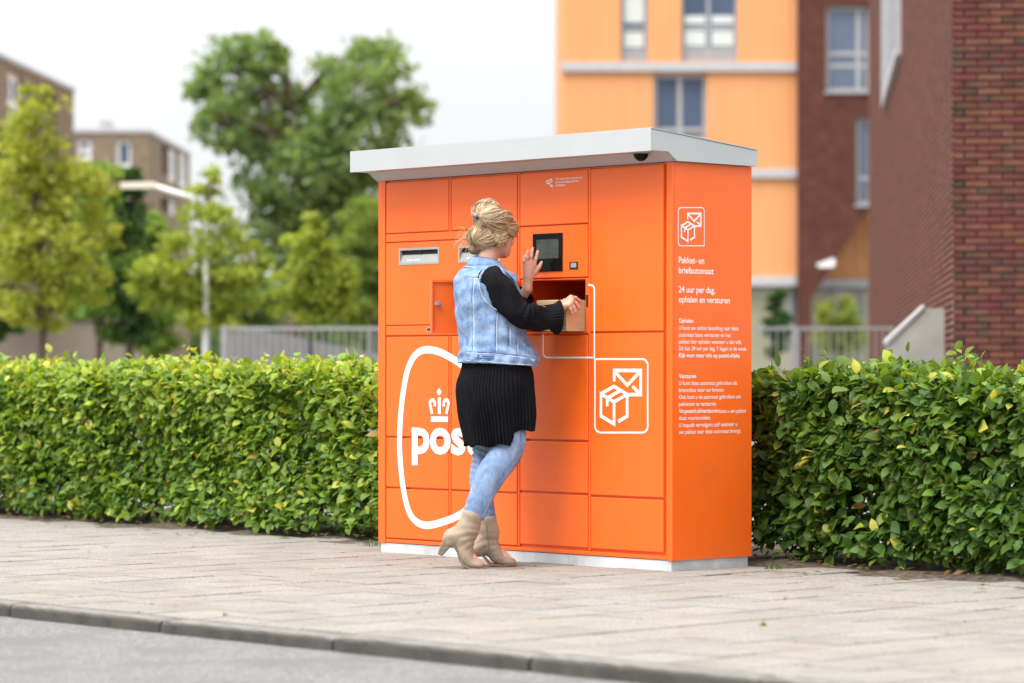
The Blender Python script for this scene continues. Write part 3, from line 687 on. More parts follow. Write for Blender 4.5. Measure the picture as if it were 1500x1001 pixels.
for i in range(17):
    x0 = X_(1172) + i * pitch; q = MB(); fbox(q, f3, x0, x0 + pitch - .012, 0, .066, Z_(412), Z_(291)); fixn(q.build('cladding_board', M_clad, wg))
q = MB(); fbox(q, f3, X_(1186), X_(1430), -.15, .06, Z_(419), Z_(406)); fixn(q.build('floor_band', M_band, wg))
for a, b in ((1187, 1228), (1230, 1272), (1274, 1330)): window(wg, f3, X_(a), X_(b), .05, Z_(420), .1, fw=.08, gmat=M_glass_l, sill=False)
q = MB(); fbox(q, f3, X_(1170), X_(1430), .32, 8, -.1, Z_(291)); fixn(q.build('core', M_blind, wg))
# floodlight on a bracket on the pier
fd = empty('floodlight', at(1210, 383, 76.5), 0, 'small white floodlight on a slanted arm before the brick tower', 'lamp')
fb = MB(); s_ = 76.5 / FPX
fb.prism([(-14*s_, -4*s_), (11*s_, 5*s_), (13*s_, -4*s_), (9*s_, -9*s_), (-11*s_, -9*s_)], lambda u, w, t: (u, t, w), -.15, .15); fixn(fb.build('housing', M_white_print, fd))
MB().tube([(.1, 0, -.02), (.2, 1.5, .0), (.25, 3.2, .02)], .03, 8).build('arm', M_steel, fd)
MB().add([(-12*s_, -.12, -9.1*s_ - .004), (8*s_, -.12, -9.1*s_ - .004), (8*s_, .12, -9.1*s_ - .004), (-12*s_, .12, -9.1*s_ - .004)], [(0, 1, 2, 3)]).build('lens', M_slotgrey, fd)

# the near brick corner: right-hand face nearly square to the view with its bricks laid one by one
DC = 26.4; cz = Vector(((1395 - CX) * DC / FPX, DC, 0))
va = math.atan2((1183 - CX), FPX)                        # the left face runs away towards this bearing
EV = Vector((math.sin(va), math.cos(va), 0)); EU = Vector((math.cos(va), -math.sin(va), 0))
nb = empty('brick_house', cz, 0, 'near red brick house corner rising behind the right hand hedge', 'building')
n1 = lambda x, y, z: tuple(EU * x + EV * y + Vector((0, 0, z)))      # x along right face, y along left face
BL, BH = .216, .0625
zt_ = 6.6
q = MB(); q.add([n1(.012, .012, -.1), n1(6.5, .012, -.1), n1(6.5, .012, zt_), n1(.012, .012, zt_)], [(0, 1, 2, 3)]); q.build('mortar_bed', M_mortar, nb)
def brick_cols(k, rr):
    base = [(.20, .058, .045), (.235, .082, .052), (.165, .05, .043), (.22, .08, .062), (.11, .066, .042), (.18, .045, .042), (.26, .10, .06)][k % 7]
    return np.array(base) * rr.uniform(.55, .80)
def brick_mesh(L, k):
    rr = random.Random(k * 7 + int(L * 1000)); w, h, d, b = L / 2, .0252, .05, .003
    v = [(-w+b, 0, -h+b), (w-b, 0, -h+b), (w-b, 0, h-b), (-w+b, 0, h-b), (-w, b, -h), (w, b, -h), (w, b, h), (-w, b, h), (-w, d, -h), (w, d, -h), (w, d, h), (-w, d, h)]
    f = [(0, 1, 2, 3)]
    for i in range(4):
        j = (i + 1) % 4; f += [(i, i+4, j+4, j), (i+4, i+8, j+8, j+4)]
    c1 = brick_cols(k, rr); c2 = brick_cols(k + rr.choice((0, 0, 4)), rr)
    cols = [c1 if p[0] < 0 else c2 for p in v]
    me = bpy.data.meshes.new('brick'); me.from_pydata(v, [], f); me.materials.append(M_brick)
    a = me.color_attributes.new('col', 'FLOAT_COLOR', 'POINT'); c = np.ones((12, 4), np.float32); c[:, :3] = cols; a.data.foreach_set('color', c.ravel()); me.update()
    return me
BM = {'full': [brick_mesh(BL - .011, k) for k in range(14)], 'half': [brick_mesh(.095, k) for k in range(14)], 'q': [brick_mesh(.2, k) for k in range(14)]}
rb = random.Random(21); rot_u = math.atan2(EU.y, EU.x)
cand = []; row = 0; z = -.06
while z < zt_:
    off = 0.0 if row % 2 else .108
    if off: cand.append((.0475, z, 'half'))
    x = off + BL / 2
    while x < 2.6: cand.append((x, z, 'full')); x += BL
    z += BH; row += 1
infr = [c for c in cand if inframe(cz + EU * c[0] + Vector((0, 0, c[1])), 6) and HY - (c[1] - CAMZ) / DC * FPX < 552]
infr.sort(key=lambda c: c[0]); keep = set(infr[:300]); rest = MB(); rest_c = []
print('bricks in view', len(infr))
for c in cand:
    me = rb.choice(BM[c[2]]); jy = rb.uniform(-.003, .003)
    if c in keep:
        o = bpy.data.objects.new('brick', me); col.objects.link(o); o.parent = nb
        o.location = n1(c[0], jy, c[1]); o.rotation_euler = (rb.uniform(-.01, .01), rb.uniform(-.004, .004), rot_u)
    else:
        n = len(rest.v)
        rest.v += [n1(c[0] + p.co.x, jy + p.co.y, c[1] + p.co.z) for p in me.vertices]; rest.f += [tuple(i + n for i in p.vertices) for p in me.polygons]
        rest_c += [tuple(d.color)[:3] for d in me.color_attributes['col'].data]
tag(mesh('outer_bricks', rest.v, rest.f, M_brick, nb, cols=rest_c), kind='stuff')
# left face, too oblique to part its bricks, with a framed window high up
lf = MB(); LFn = lambda x, y, z: n1(y, x, z)
t0 = None
def lfy(px):                                            # distance along the left face that shows at column px
    k = (px - CX) / FPX; return (cz.x - k * cz.y) / (k * EV.y - EV.x)
wy0, wy1 = lfy(1320), lfy(1297)
zq0 = CAMZ + (HY - 72) * (cz.y + wy0 * EV.y) / FPX
ops = [(wy0, wy1, zq0, zq0 + 3.2)]
lfo = wall_open(0.0, lfy(1272.5), -.1, 16, ops, LFn, .2).build('left_wall', M_nbrick, nb); 
# window frame standing proud of the wall
wf = MB(); 
for a, b, c, d in ((wy0 - .05, wy0 + .12, zq0 - .08, zq0 + 3.2), (wy1 - .12, wy1 + .05, zq0 - .08, zq0 + 3.2), (wy0 + .12, wy1 - .12, zq0 - .08, zq0 + .06)):
    fbox(wf, LFn, a, b, -.07, .12, c, d)
w_ = fixn(wf.build('window', M_band, nb)); q = MB(); fbox(q, LFn, wy0 + .1, wy1 - .1, .06, .07, zq0 + .05, zq0 + 3.2); fixn(q.build('pane', M_glass, w_))
# rain pipe bracket seen as a dark stub near the top
q = MB(); fbox(q, LFn, lfy(1348), lfy(1342), -.1, .0, CAMZ + (HY - 8) * 30 / FPX, CAMZ + (HY + 40) * 30 / FPX)
# concrete stair cheek against the left face
sc_ = empty('stair_cheek', cz + EV * 1.6, 0, 'pale concrete stair parapet with slanted top against the brick house', 'parapet')
ys = 1.6; dS = (cz + EV * ys).y; kS = dS / FPX; xw = (cz + EV * ys).x
P_ = lambda px, py: ((px - CX) * kS - xw, CAMZ + (HY - py) * kS)
pl_ = [P_(1300, 503), P_(1352, 452), (P_(1383, 455)[0], P_(1352, 452)[1]), (P_(1383, 455)[0], -.1), (P_(1300, 503)[0], -.1)]
q = MB(); q.prism(pl_, lambda u, w, t: (u, t, w), -.08, .10); fixn(q.build('cheek_wall', M_conc, sc_))
q = MB(); q.prism([(pl_[0][0] - .02, pl_[0][1] - .012), (pl_[0][0] - .02, pl_[0][1] + .03), (pl_[1][0], pl_[1][1] + .03), (pl_[1][0], pl_[1][1] + .002), (pl_[0][0], pl_[0][1] + .002)], lambda u, w, t: (u, t, w), -.10, .12); fixn(q.build('coping', M_band, sc_))

# tan blocks at the left
TA = 92.0; kA = TA / FPX
ta = empty('flat_roofed_block', at(108, HY, TA), 0, 'tall tan brick block with receding facade at the left picture edge', 'building')
# facade running away to the right: its roof line falls from row 85 to row 135
zA = CAMZ + (HY - 135) * TA / FPX; dA0 = TA * (HY - 135) / (HY - 85)
PA1 = Vector(((108 - CX) * TA / FPX, TA, 0)); PA0 = Vector(((0 - CX) * dA0 / FPX, dA0, 0))
uA = (PA1 - PA0); LA = uA.length; uA.normalize(); nA = Vector((-uA.y, uA.x, 0))
ta.location = PA1
fA = lambda x, y, z: tuple(uA * (x - LA) + nA * y + Vector((0, 0, z)))
def ax(px): 
    k = (px - CX) / FPX; return ((k * PA0.y - PA0.x) / (uA.x - k * uA.y))
def az(px, py): x = ax(px); return CAMZ + (HY - py) * (PA0 + uA * x).y / FPX
wA = [(ax(11), ax(33), az(20, 200), az(11, 101)), (ax(44), ax(58), az(50, 200), az(44, 119)), (ax(69), ax(83), az(75, 200), az(69, 133))]
wall_open(-8, LA, -.1, zA, wA, fA, .35).build('wall', M_tan, ta)
q = MB(); fbox(q, fA, -8, LA - .01, .36, 12, -.1, zA - .01); fixn(q.build('core', M_tan, ta))
q = MB(); fbox(q, fA, -8.05, LA + .06, -.06, 12, zA, zA + .12); fixn(q.build('roof_edge', M_band, ta))
window(ta, fA, *wA[0][:2], wA[0][2], wA[0][3], .12, mull=(sum(wA[0][:2]) / 2,), trans=(wA[0][2] + .9,), fw=.22, fmat=M_white_print)
window(ta, fA, *wA[1][:2], wA[1][2], wA[1][3], .12, fw=.2, fmat=M_band)
q = MB(); fbox(q, fA, wA[2][0], wA[2][1], .3, .34, wA[2][2], wA[2][3]); fixn(q.build('loggia_back', pmat('loggia_brown', (.10, .075, .055), rough=.9), ta))
TB = 100.0
tb = empty('flat_roofed_block', at(218, HY, TB), 0, 'lower tan brick block with chimney and white framed windows left of the lamp arm', 'building')
PB = Vector(((218 - CX) * TB / FPX, TB, 0)); tb.location = PB
XB = lambda px: (px - 218) * TB / FPX
ZB = lambda py: CAMZ + (HY - py) * TB / FPX
fB = lambda x, y, z: (x, y, z)
wB = [(XB(112), XB(134), ZB(236), ZB(203)), (XB(169), XB(194), ZB(246), ZB(204))]
wB += [(XB(112), XB(134), ZB(310), ZB(275)), (XB(169), XB(194), ZB(318), ZB(276))]
wall_open(XB(60), 0, -.1, ZB(195), wB, fB, .3).build('wall', M_tan, tb)
for w in wB: window(tb, fB, *w, .1, trans=((w[2] + .35,) if w[0] < -2 else ()), fw=.14, fmat=M_white_print)
zrB = ZB(195); dB = TB * (HY - 195) / (HY - 228); PB2 = Vector(((278 - CX) * dB / FPX, dB, 0)); uB = PB2 - PB; LB = uB.length; uB.normalize(); nB = Vector((-uB.y, uB.x, 0))
fC = lambda x, y, z: tuple(uB * x + nB * y + Vector((0, 0, z)))
def bxx(px): k = (px - CX) / FPX; return ((k * PB.y - PB.x) / (uB.x - k * uB.y))
def bzz(px, py): return CAMZ + (HY - py) * (PB + uB * bxx(px)).y / FPX
wC = [(bxx(237), bxx(246), bzz(241, 257), bzz(241, 213)), (bxx(248), bxx(260), bzz(254, 268), bzz(254, 218)), (bxx(263), bxx(276), bzz(270, 276), bzz(270, 224)), (bxx(236), bxx(247), bzz(241, 312), bzz(241, 290)), (bxx(249), bxx(259), bzz(254, 316), bzz(254, 293))]
wall_open(0, LB, -.1, zrB, wC, fC, .5).build('side_wall', M_tan, tb)
q = MB(); fbox(q, fC, 0.02, LB, .5, .6, -.1, zrB); fixn(q.build('core', MATS['loggia_brown'], tb))
for i in (1, 2, 4): window(tb, fC, *wC[i], .1, fw=.25, fmat=M_white_print, gmat=M_blind, sill=False)
q = MB(); q.prism([(XB(60), -.05), (.05, -.05), (uB.x * LB + .05, uB.y * LB), (uB.x * LB - 6, uB.y * LB), (XB(60), 10)], lambda u, w, t: (u, w, t), zrB, zrB + .12); fixn(q.build('roof', M_band, tb))
q = MB(); q.box(XB(134), XB(148), 2, 3, zrB + .12, zrB + .5).box(XB(133), XB(149), 1.95, 3.05, zrB + .5, zrB + .6); q.build('chimney', M_band, tb)

# ------------------------------------------------------------------ metal fence beyond the hedge
DF = 44.0; kF = DF / FPX
fe = empty('railing', (0, DF, 0), 0, 'grey metal bar railing running behind the hedges on both sides', 'railing')
zF = CAMZ + (HY - 479) * kF
fx0, fx1 = (328 - CX) * kF, (1420 - CX) * kF
MB().box(fx0, fx1, -.02, .02, zF - .045, zF).build('top_rail', M_steel, fe)
MB().box(fx0, fx1, -.02, .02, .12, .16).build('bottom_rail', M_steel, fe)
x = fx0 + .11; barm = None
while x < fx1:
    if barm is None: o = MB().box(-.008, .008, -.008, .008, .16, zF - .045).build('bar', M_steel, fe); barm = o.data
    else: o = link('bar', barm, None, fe)
    o.location = (x, 0, 0); x += .111
for px in (328, 560, 790, 1010, 1166, 1380): MB().box((px - CX) * kF - .04, (px - CX) * kF + .04, -.035, .035, -.1, zF + .01).build('post', M_steel, fe)
rw = empty('ramp_wall', (0, 49, 0), 0, 'grey concrete ramp wall sloping down behind the railing', 'wall')
kR = 49 / FPX; q = MB(); q.prism([((330 - CX) * kR, -.1), ((330 - CX) * kR, CAMZ + (HY - 482) * kR), ((380 - CX) * kR, CAMZ + (HY - 483) * kR), ((560 - CX) * kR, CAMZ + (HY - 520) * kR), ((560 - CX) * kR, -.1)], lambda u, w, t: (u, t, w), 0, .25)
fixn(q.build('wall_body', pmat('ramp_grey', (.20, .20, .205), (.24, .24, .245), rough=.9), rw))
gw = empty('garden_wall', (0, 55, 0), 0, 'low beige wall behind the trees at far left', 'wall')
kW = 55 / FPX; q = MB(); q.box((-80 - CX) * kW, (240 - CX) * kW, 0, .3, -.1, CAMZ + (HY - 470) * kW); q.box((-80 - CX) * kW, (240 - CX) * kW, -.05, .35, CAMZ + (HY - 470) * kW, CAMZ + (HY - 466) * kW); q.build('wall_body', pmat('beige_render', (.27, .225, .18), rough=.9), gw)

# ------------------------------------------------------------------ street lamps
lp = empty('street_lamp', at(302, HY, 45.8), 0, 'tall white lamp post with long flat arm rising left between the trees', 'street lamp'); lp.location.z = -.05
kL = 45.8 / FPX; zz = lambda py: CAMZ + (HY - py) * kL + .05
MB().tube([(0, 0, 0), (0, 0, zz(470)), (0, 0, zz(300))], [.065, .055, .04], 12).build('pole', M_white_print, lp, smooth=True)
MB().tube([(0, 0, zz(302)), (-.08, 0, zz(296)), (-27 * kL, 0, zz(288)), (-78 * kL, 0, zz(272))], [.04, .04, .04, .04], 10).build('arm', M_white_print, lp, smooth=True)
q = MB(); q.prism([(-124 * kL, zz(277)), (-124 * kL, zz(268)), (-75 * kL, zz(267)), (-70 * kL, zz(276))], lambda u, w, t: (u, t, w), -.14, .14); fixn(q.build('lamp_head', pmat('lamp_cream', (.72, .68, .58), rough=.4), lp))
l2 = empty('lantern', at(542, HY, 61), 0, 'small post lamp with conical grey lantern left of the locker', 'street lamp'); l2.location.z = -.05
kM = 61 / FPX; zm = lambda py: CAMZ + (HY - py) * kM + .05
MB().tube([(0, 0, 0), (0, 0, zm(432))], [.05, .035], 10).build('post', M_steel, l2)
MB().tube([(0, 0, zm(434)), (0, 0, zm(428)), (0, 0, zm(402)), (0, 0, zm(398))], [.03, .045, .12, .13], 12).build('lantern_glass', pmat('lantern_milk', (.15, .15, .145), rough=.6), l2)
MB().tube([(0, 0, zm(398)), (0, 0, zm(392)), (0, 0, zm(386))], [.15, .10, .02], 12).build('lantern_cap', M_steel, l2)

# ------------------------------------------------------------------ white car beyond the railing, seen from the front
M_car = pmat('white_car_paint', (.75, .76, .78), rough=.25, coat=.6)
ca = empty('car', at(450, HY, 58), math.radians(8), 'white parked car half hidden by the small tree behind the railing', 'car'); ca.location.z = -.03
def section(hw, z0, z1, r=.08): return [(-hw, z0), (hw, z0), (hw, z1 - r), (hw - r, z1), (-hw + r, z1), (-hw, z1 - r)]
def loft_y(secs):
    m = MB(); n = len(secs[0][1]); v = []; f = []
    for y, s in secs: v += [(p[0], y, p[1]) for p in s]
    for i in range(len(secs) - 1):
        for k in range(n): f.append((i*n+k, i*n+(k+1) % n, (i+1)*n+(k+1) % n, (i+1)*n+k))
    f += [tuple(range(n)), tuple((len(secs)-1)*n + k for k in range(n))]
    return m.add(v, f)
fixn(loft_y([(-.05, section(.74, .25, .55)), (0, section(.84, .22, .72)), (.9, section(.88, .2, .98)), (1.2, section(.88, .2, 1.02)), (3.6, section(.87, .2, 1.02)), (4.1, section(.8, .25, .95))]).build('car_body', M_car, ca))
fixn(loft_y([(.95, section(.80, .97, .99, .005)), (1.75, section(.62, .98, 1.46)), (2.9, section(.60, .98, 1.47)), (3.8, section(.74, .97, 1.0, .01))]).build('roof', M_car, ca))
q = MB(); q.add([(-.70, 1.00, 1.035), (.70, 1.00, 1.035), (.54, 1.70, 1.44), (-.54, 1.70, 1.44)], [(0, 1, 2, 3)]); q.build('windscreen', M_screen_glass, ca)
for sx in (-1, 1):
    MB().tube([(sx * .62, .0, .62), (sx * .62, -.04, .62)], .11, 10).build('headlight', M_glass_l, ca)
    for yy in (.75, 3.2):
        w = MB().tube([(sx * .90, yy, .31), (sx * .70, yy, .31)], .31, 18).build('wheel', M_black, ca); MB().tube([(sx * .905, yy, .31), (sx * .9, yy, .31)], .2, 12).build('rim', M_chrome, w)
    MB().box(min(sx*.9, sx*1.04), max(sx*.9, sx*1.04), 1.25, 1.33, 1.0, 1.12).build('mirror', M_car, ca)
MB().box(-.45, .45, -.07, -.052, .34, .5).build('grille', M_black, ca)

# ------------------------------------------------------------------ trees
def rot_frames(n, r):
    a = r.normal(size=(n, 3)); a /= np.linalg.norm(a, axis=1)[:, None]; b = r.normal(size=(n, 3)); b -= (b * a).sum(1)[:, None] * a; b /= np.linalg.norm(b, axis=1)[:, None]
    return a, b
def cards(P, size, r, C):                               # small diamond leaves, folded along the middle
    n = len(P); a, b = rot_frames(n, r); c = np.cross(a, b); s = size * r.uniform(.65, 1.3, n)[:, None]
    v = np.empty((n, 4, 3)); v[:, 0] = P - a * s * .62; v[:, 1] = P + b * s * .36 + c * s * .1; v[:, 2] = P + a * s * .62; v[:, 3] = P - b * s * .36 + c * s * .1
    f = np.arange(n * 4).reshape(n, 4); cc = np.repeat(C, 4, axis=0)
    return v.reshape(-1, 3), np.concatenate([f[:, [0, 1, 2]], f[:, [0, 2, 3]]]), cc
def fast_mesh(name, V, F, mat, parent=None, cols=None, world=False, smooth=False):
    me = bpy.data.meshes.new(name); V = np.asarray(V, np.float32); F = np.asarray(F, np.int32); k = F.shape[1]
    me.vertices.add(len(V)); me.vertices.foreach_set('co', V.ravel()); me.loops.add(F.size); me.loops.foreach_set('vertex_index', F.ravel())
    me.polygons.add(len(F)); me.polygons.foreach_set('loop_start', np.arange(0, F.size, k, dtype=np.int32)); me.polygons.foreach_set('loop_total', np.full(len(F), k, np.int32))
    if smooth: me.polygons.foreach_set('use_smooth', np.ones(len(F), bool))
    me.update(calc_edges=True)
    if cols is not None:
        a = me.color_attributes.new('col', 'FLOAT_COLOR', 'POINT'); c = np.ones((len(V), 4), np.float32); c[:, :3] = cols; a.data.foreach_set('color', c.ravel())
    me.validate()
    return link(name, me, mat, parent, world)
def tree(name, label, px, base_y, Y, blobs, trunk_r, leaves, size, c_lo, c_hi, seed, clumps=26, group=None, bark=None, droop=0.0, trunk_top=None):
    """blobs: (px, py, rx_px, rz_px, dy) in photo pixels at distance Y; dy metres off the trunk's distance"""
    r = np.random.default_rng(seed); k = Y / FPX; zb = -.05
    root = empty(name, ((px - CX) * k, Y, zb), 0, label, 'tree', group)
    B = [(np.array([(bx - px) * k, dy, CAMZ + (HY - by) * k - zb]), np.array([rx * k, (rx + rz) * .5 * k, rz * k])) for bx, by, rx, rz, dy in blobs]
    vol = np.array([b[1].prod() for b in B]) ** (2/3); vol /= vol.sum()
    top = max(b[0][2] for b in B) if trunk_top is None else CAMZ + (HY - trunk_top) * k - zb
    mb = MB(); tp = [Vector((0.03 * top * math.sin(i * 1.3 + seed) * (i / 6), 0, top * i / 6)) for i in range(7)]
    mb.tube(tp, [trunk_r * (1.25 if i == 0 else 1) * (1 - .8 * i / 6) for i in range(7)], 9)
    P = []; C = []
    for (c, rad), w in zip(B, vol):
        cl = max(4, int(clumps * w * len(B) ** .5)); st = tp[min(5, max(2, int(6 * max(.1, c[2] - rad[2]) / top)))]
        mb.tube([st, (st + Vector(c)) / 2 + Vector((0, 0, .06 * top)), Vector(c)], [trunk_r * .45, trunk_r * .3, trunk_r * .12], 6)
        cc = r.normal(size=(cl, 3)); cc /= np.linalg.norm(cc, axis=1)[:, None]; cc *= (r.uniform(.35, 1.0, cl) ** .6)[:, None]; cen = c + cc * rad
        for q in cen[:14]: mb.tube([Vector(c), (Vector(c) + Vector(q)) / 2 + Vector((0, 0, .03 * top)), Vector(q)], [trunk_r * .14, trunk_r * .09, trunk_r * .03], 4, False)
        n = int(leaves * w); idx = r.integers(0, cl, n); sp = rad.mean() * .185
        p = cen[idx] + r.normal(size=(n, 3)) * np.array([sp, sp, sp * .62]); p[:, 2] -= droop * np.abs(r.normal(size=n)) * rad[2]
        tone = r.uniform(0, 1, cl)[idx] * .65 + r.uniform(0, 1, n) * .35
        P.append(p); C.append(np.array(c_lo) + (np.array(c_hi) - np.array(c_lo)) * tone[:, None])
    P = np.concatenate(P); C = np.concatenate(C)
    mb.build('trunk', bark or M_bark, root, smooth=True)
    V, F, cc = cards(P, size, r, C); fast_mesh('crown', V, F, M_tleaf, root, cc)
    return root
DKG, MDG = (.11, .19, .07), (.30, .42, .17)
YG1, YG2 = (.22, .285, .035), (.51, .545, .105)
tree('broad_tree', 'tall full green tree with two crowns rising against the sky', 430, 560, 92,
     [(345, 110, 62, 55, 0), (400, 175, 70, 70, 1), (330, 190, 45, 45, -1), (385, 80, 40, 40, 0), (530, 120, 70, 62, 0), (545, 75, 45, 30, 1), (590, 165, 45, 35, -1), (520, 200, 80, 60, 0), (430, 260, 85, 70, 0), (510, 290, 75, 60, 1), (400, 330, 50, 50, 0), (560, 240, 40, 35, 0), (470, 370, 80, 60, 0), (610, 150, 28, 18, 0), (305, 130, 26, 28, 0), (300, 180, 18, 22, 0)],
     .36, 10500, .26, DKG, MDG, 3, clumps=230)
tree('young_tree', 'yellow green young tree standing at the far left behind the hedge', 58, 560, 42,
     [(60, 215, 55, 65, 0), (25, 290, 60, 60, 0), (105, 290, 55, 60, .3), (60, 360, 80, 60, 0), (20, 420, 50, 55, .2), (110, 410, 45, 50, 0), (50, 165, 25, 40, 0), (150, 350, 30, 25, 0), (60, 455, 60, 30, 0)],
     .07, 9500, .085, YG1, YG2, 5, clumps=60, group='yellow green young trees behind the hedge')
tree('young_tree', 'wide yellow green young tree behind the white lamp post', 298, 560, 46,
     [(305, 285, 24, 40, 0), (300, 340, 55, 45, 0), (265, 390, 60, 42, 0), (335, 385, 55, 42, 0), (300, 430, 75, 35, .3), (240, 420, 45, 35, 0), (365, 400, 28, 26, 0), (300, 465, 60, 25, 0)],
     .07, 7600, .085, (.205, .285, .035), (.46, .54, .105), 6, clumps=60, group='yellow green young trees behind the hedge')
tree('young_tree', 'narrow yellow green young tree left of the small lantern', 456, 560, 46,
     [(462, 325, 20, 30, 0), (456, 365, 38, 32, 0), (440, 410, 45, 35, 0), (480, 405, 40, 35, 0), (455, 445, 60, 28, 0)],
     .06, 5200, .085, (.205, .285, .035), (.46, .54, .105), 7, clumps=46, group='yellow green young trees behind the hedge')
tree('young_tree', 'mid green tree half hidden behind the locker left edge', 560, 560, 60,
     [(545, 330, 45, 45, 0), (525, 375, 35, 35, 0), (560, 400, 45, 45, 0), (530, 440, 30, 40, 0)], .10, 5000, .11, (.13, .21, .035), (.32, .40, .09), 8, clumps=40, group='yellow green young trees behind the hedge')
tree('conifer_tree', 'dark narrow evergreen left of the lamp arm', 192, 560, 50, [(195, 290, 20, 45, 0), (192, 350, 26, 55, 0), (190, 420, 30, 55, 0), (192, 480, 32, 40, 0)], .09, 6500, .09, (.035, .09, .03), (.11, .20, .055), 9, clumps=46)
tree('green_tree', 'mid green leafy tree between the yellow tree and the dark evergreen', 145, 560, 50, [(150, 265, 34, 36, 0), (150, 325, 46, 48, 0), (155, 400, 52, 52, 0), (160, 465, 52, 42, 0), (120, 430, 40, 45, .4)], .08, 9500, .095, (.10, .21, .04), (.28, .42, .10), 10, clumps=46)
tree('green_tree', 'fresh green low tree right of the dark evergreen', 228, 560, 52, [(226, 335, 20, 34, 0), (228, 385, 28, 40, 0), (232, 445, 36, 40, 0), (222, 490, 38, 28, 0)], .07, 5600, .095, (.13, .25, .05), (.32, .46, .10), 12, clumps=36, droop=.1)
tree('green_tree', 'dark leafy tree peeping out at the left picture edge', -18, 560, 54, [(0, 215, 26, 40, 0), (-10, 260, 30, 45, 0), (-15, 340, 40, 60, 0), (-10, 440, 45, 60, 0)], .10, 5200, .11, (.02, .06, .018), (.07, .15, .04), 13, clumps=40)
tree('green_tree', 'small dark green tree before the glazed ground floor right of the locker', 1140, 560, 70, [(1140, 445, 15, 22, 0), (1142, 480, 18, 25, 0), (1138, 510, 14, 18, 0)], .06, 2200, .11, (.02, .07, .015), (.06, .16, .03), 14, clumps=24)
tree('reflection_willow', 'pale yellow green weeping tree added for a willow reflection in the low wing glass', 1228, 560, 72, [(1225, 452, 26, 22, 0), (1245, 475, 22, 28, 0), (1210, 480, 16, 25, 0)], .07, 2200, .12, (.17, .24, .04), (.34, .40, .09), 15, clumps=26, droop=.35)  # added tree standing in for a willow reflected in the wing's glazing

# a far line of trees closing the view between the near ones
for i, (px, top, w_, lab) in enumerate(((30, 400, 120, 'far tree mass low behind the beige wall at far left'), (215, 385, 95, 'far tree low behind the dark evergreen'), (345, 395, 90, 'far tree low between the two yellow trees'), (425, 400, 80, 'far tree low behind the white car'), (520, 385, 95, 'far tree low behind the small lantern'), (640, 390, 100, 'far tree hidden behind the locker'))):
    if px == 640: continue
    tree('distant_tree', lab, px, 560, 110 + 4 * i, [(px - w_ * .45, top + 60, w_ * .5, 50, 0), (px + w_ * .4, top + 55, w_ * .5, 55, 0), (px, top + 40, w_ * .55, 45, 0), (px - w_ * .2, top + 105, w_ * .8, 45, 0), (px + w_ * .3, top + 110, w_ * .7, 45, 0)],
         .2, 5200, .34, (.11, .19, .07), (.27, .38, .14), 30 + i, clumps=40, group='far trees closing the view')

# ------------------------------------------------------------------ hedges
def leaf_template():
    m = [(0, 0, 0), (.26, 0, .022), (.52, 0, .028), (.78, 0, .0), (1.0, 0, -.07)]
    e = [(.05, .11, .02), (.25, .265, .06), (.52, .30, .078), (.79, .175, .03)]
    v = m + e + [(x, -y, z) for x, y, z in e]
    f = [(0, 6, 5), (0, 1, 6), (1, 7, 6), (1, 2, 7), (2, 8, 7), (2, 3, 8), (3, 4, 8)]
    f += [(0, 9, 10), (0, 10, 1), (1, 10, 11), (1, 11, 2), (2, 11, 12), (2, 12, 3), (3, 12, 4)]
    return np.array(v, float), np.array(f)
LV, LF = leaf_template()
def leaf_frames(n, N, r, hang=.35):
    """N outward normals; returns axis, side, normal of each leaf"""
    ax = r.normal(size=(n, 3)) * .75 + N * .55 + np.array([0, 0, -hang]); ax /= np.linalg.norm(ax, axis=1)[:, None]
    nm = N * .7 + np.array([0, 0, .75]) + r.normal(size=(n, 3)) * .42; nm -= (nm * ax).sum(1)[:, None] * ax; nm /= np.linalg.norm(nm, axis=1)[:, None]
    return ax, np.cross(nm, ax), nm
LEAFPAL = np.array([(.10, .20, .03), (.145, .255, .034), (.205, .32, .04), (.28, .38, .048), (.40, .47, .06), (.55, .53, .085), (.06, .135, .03), (.40, .27, .09)])
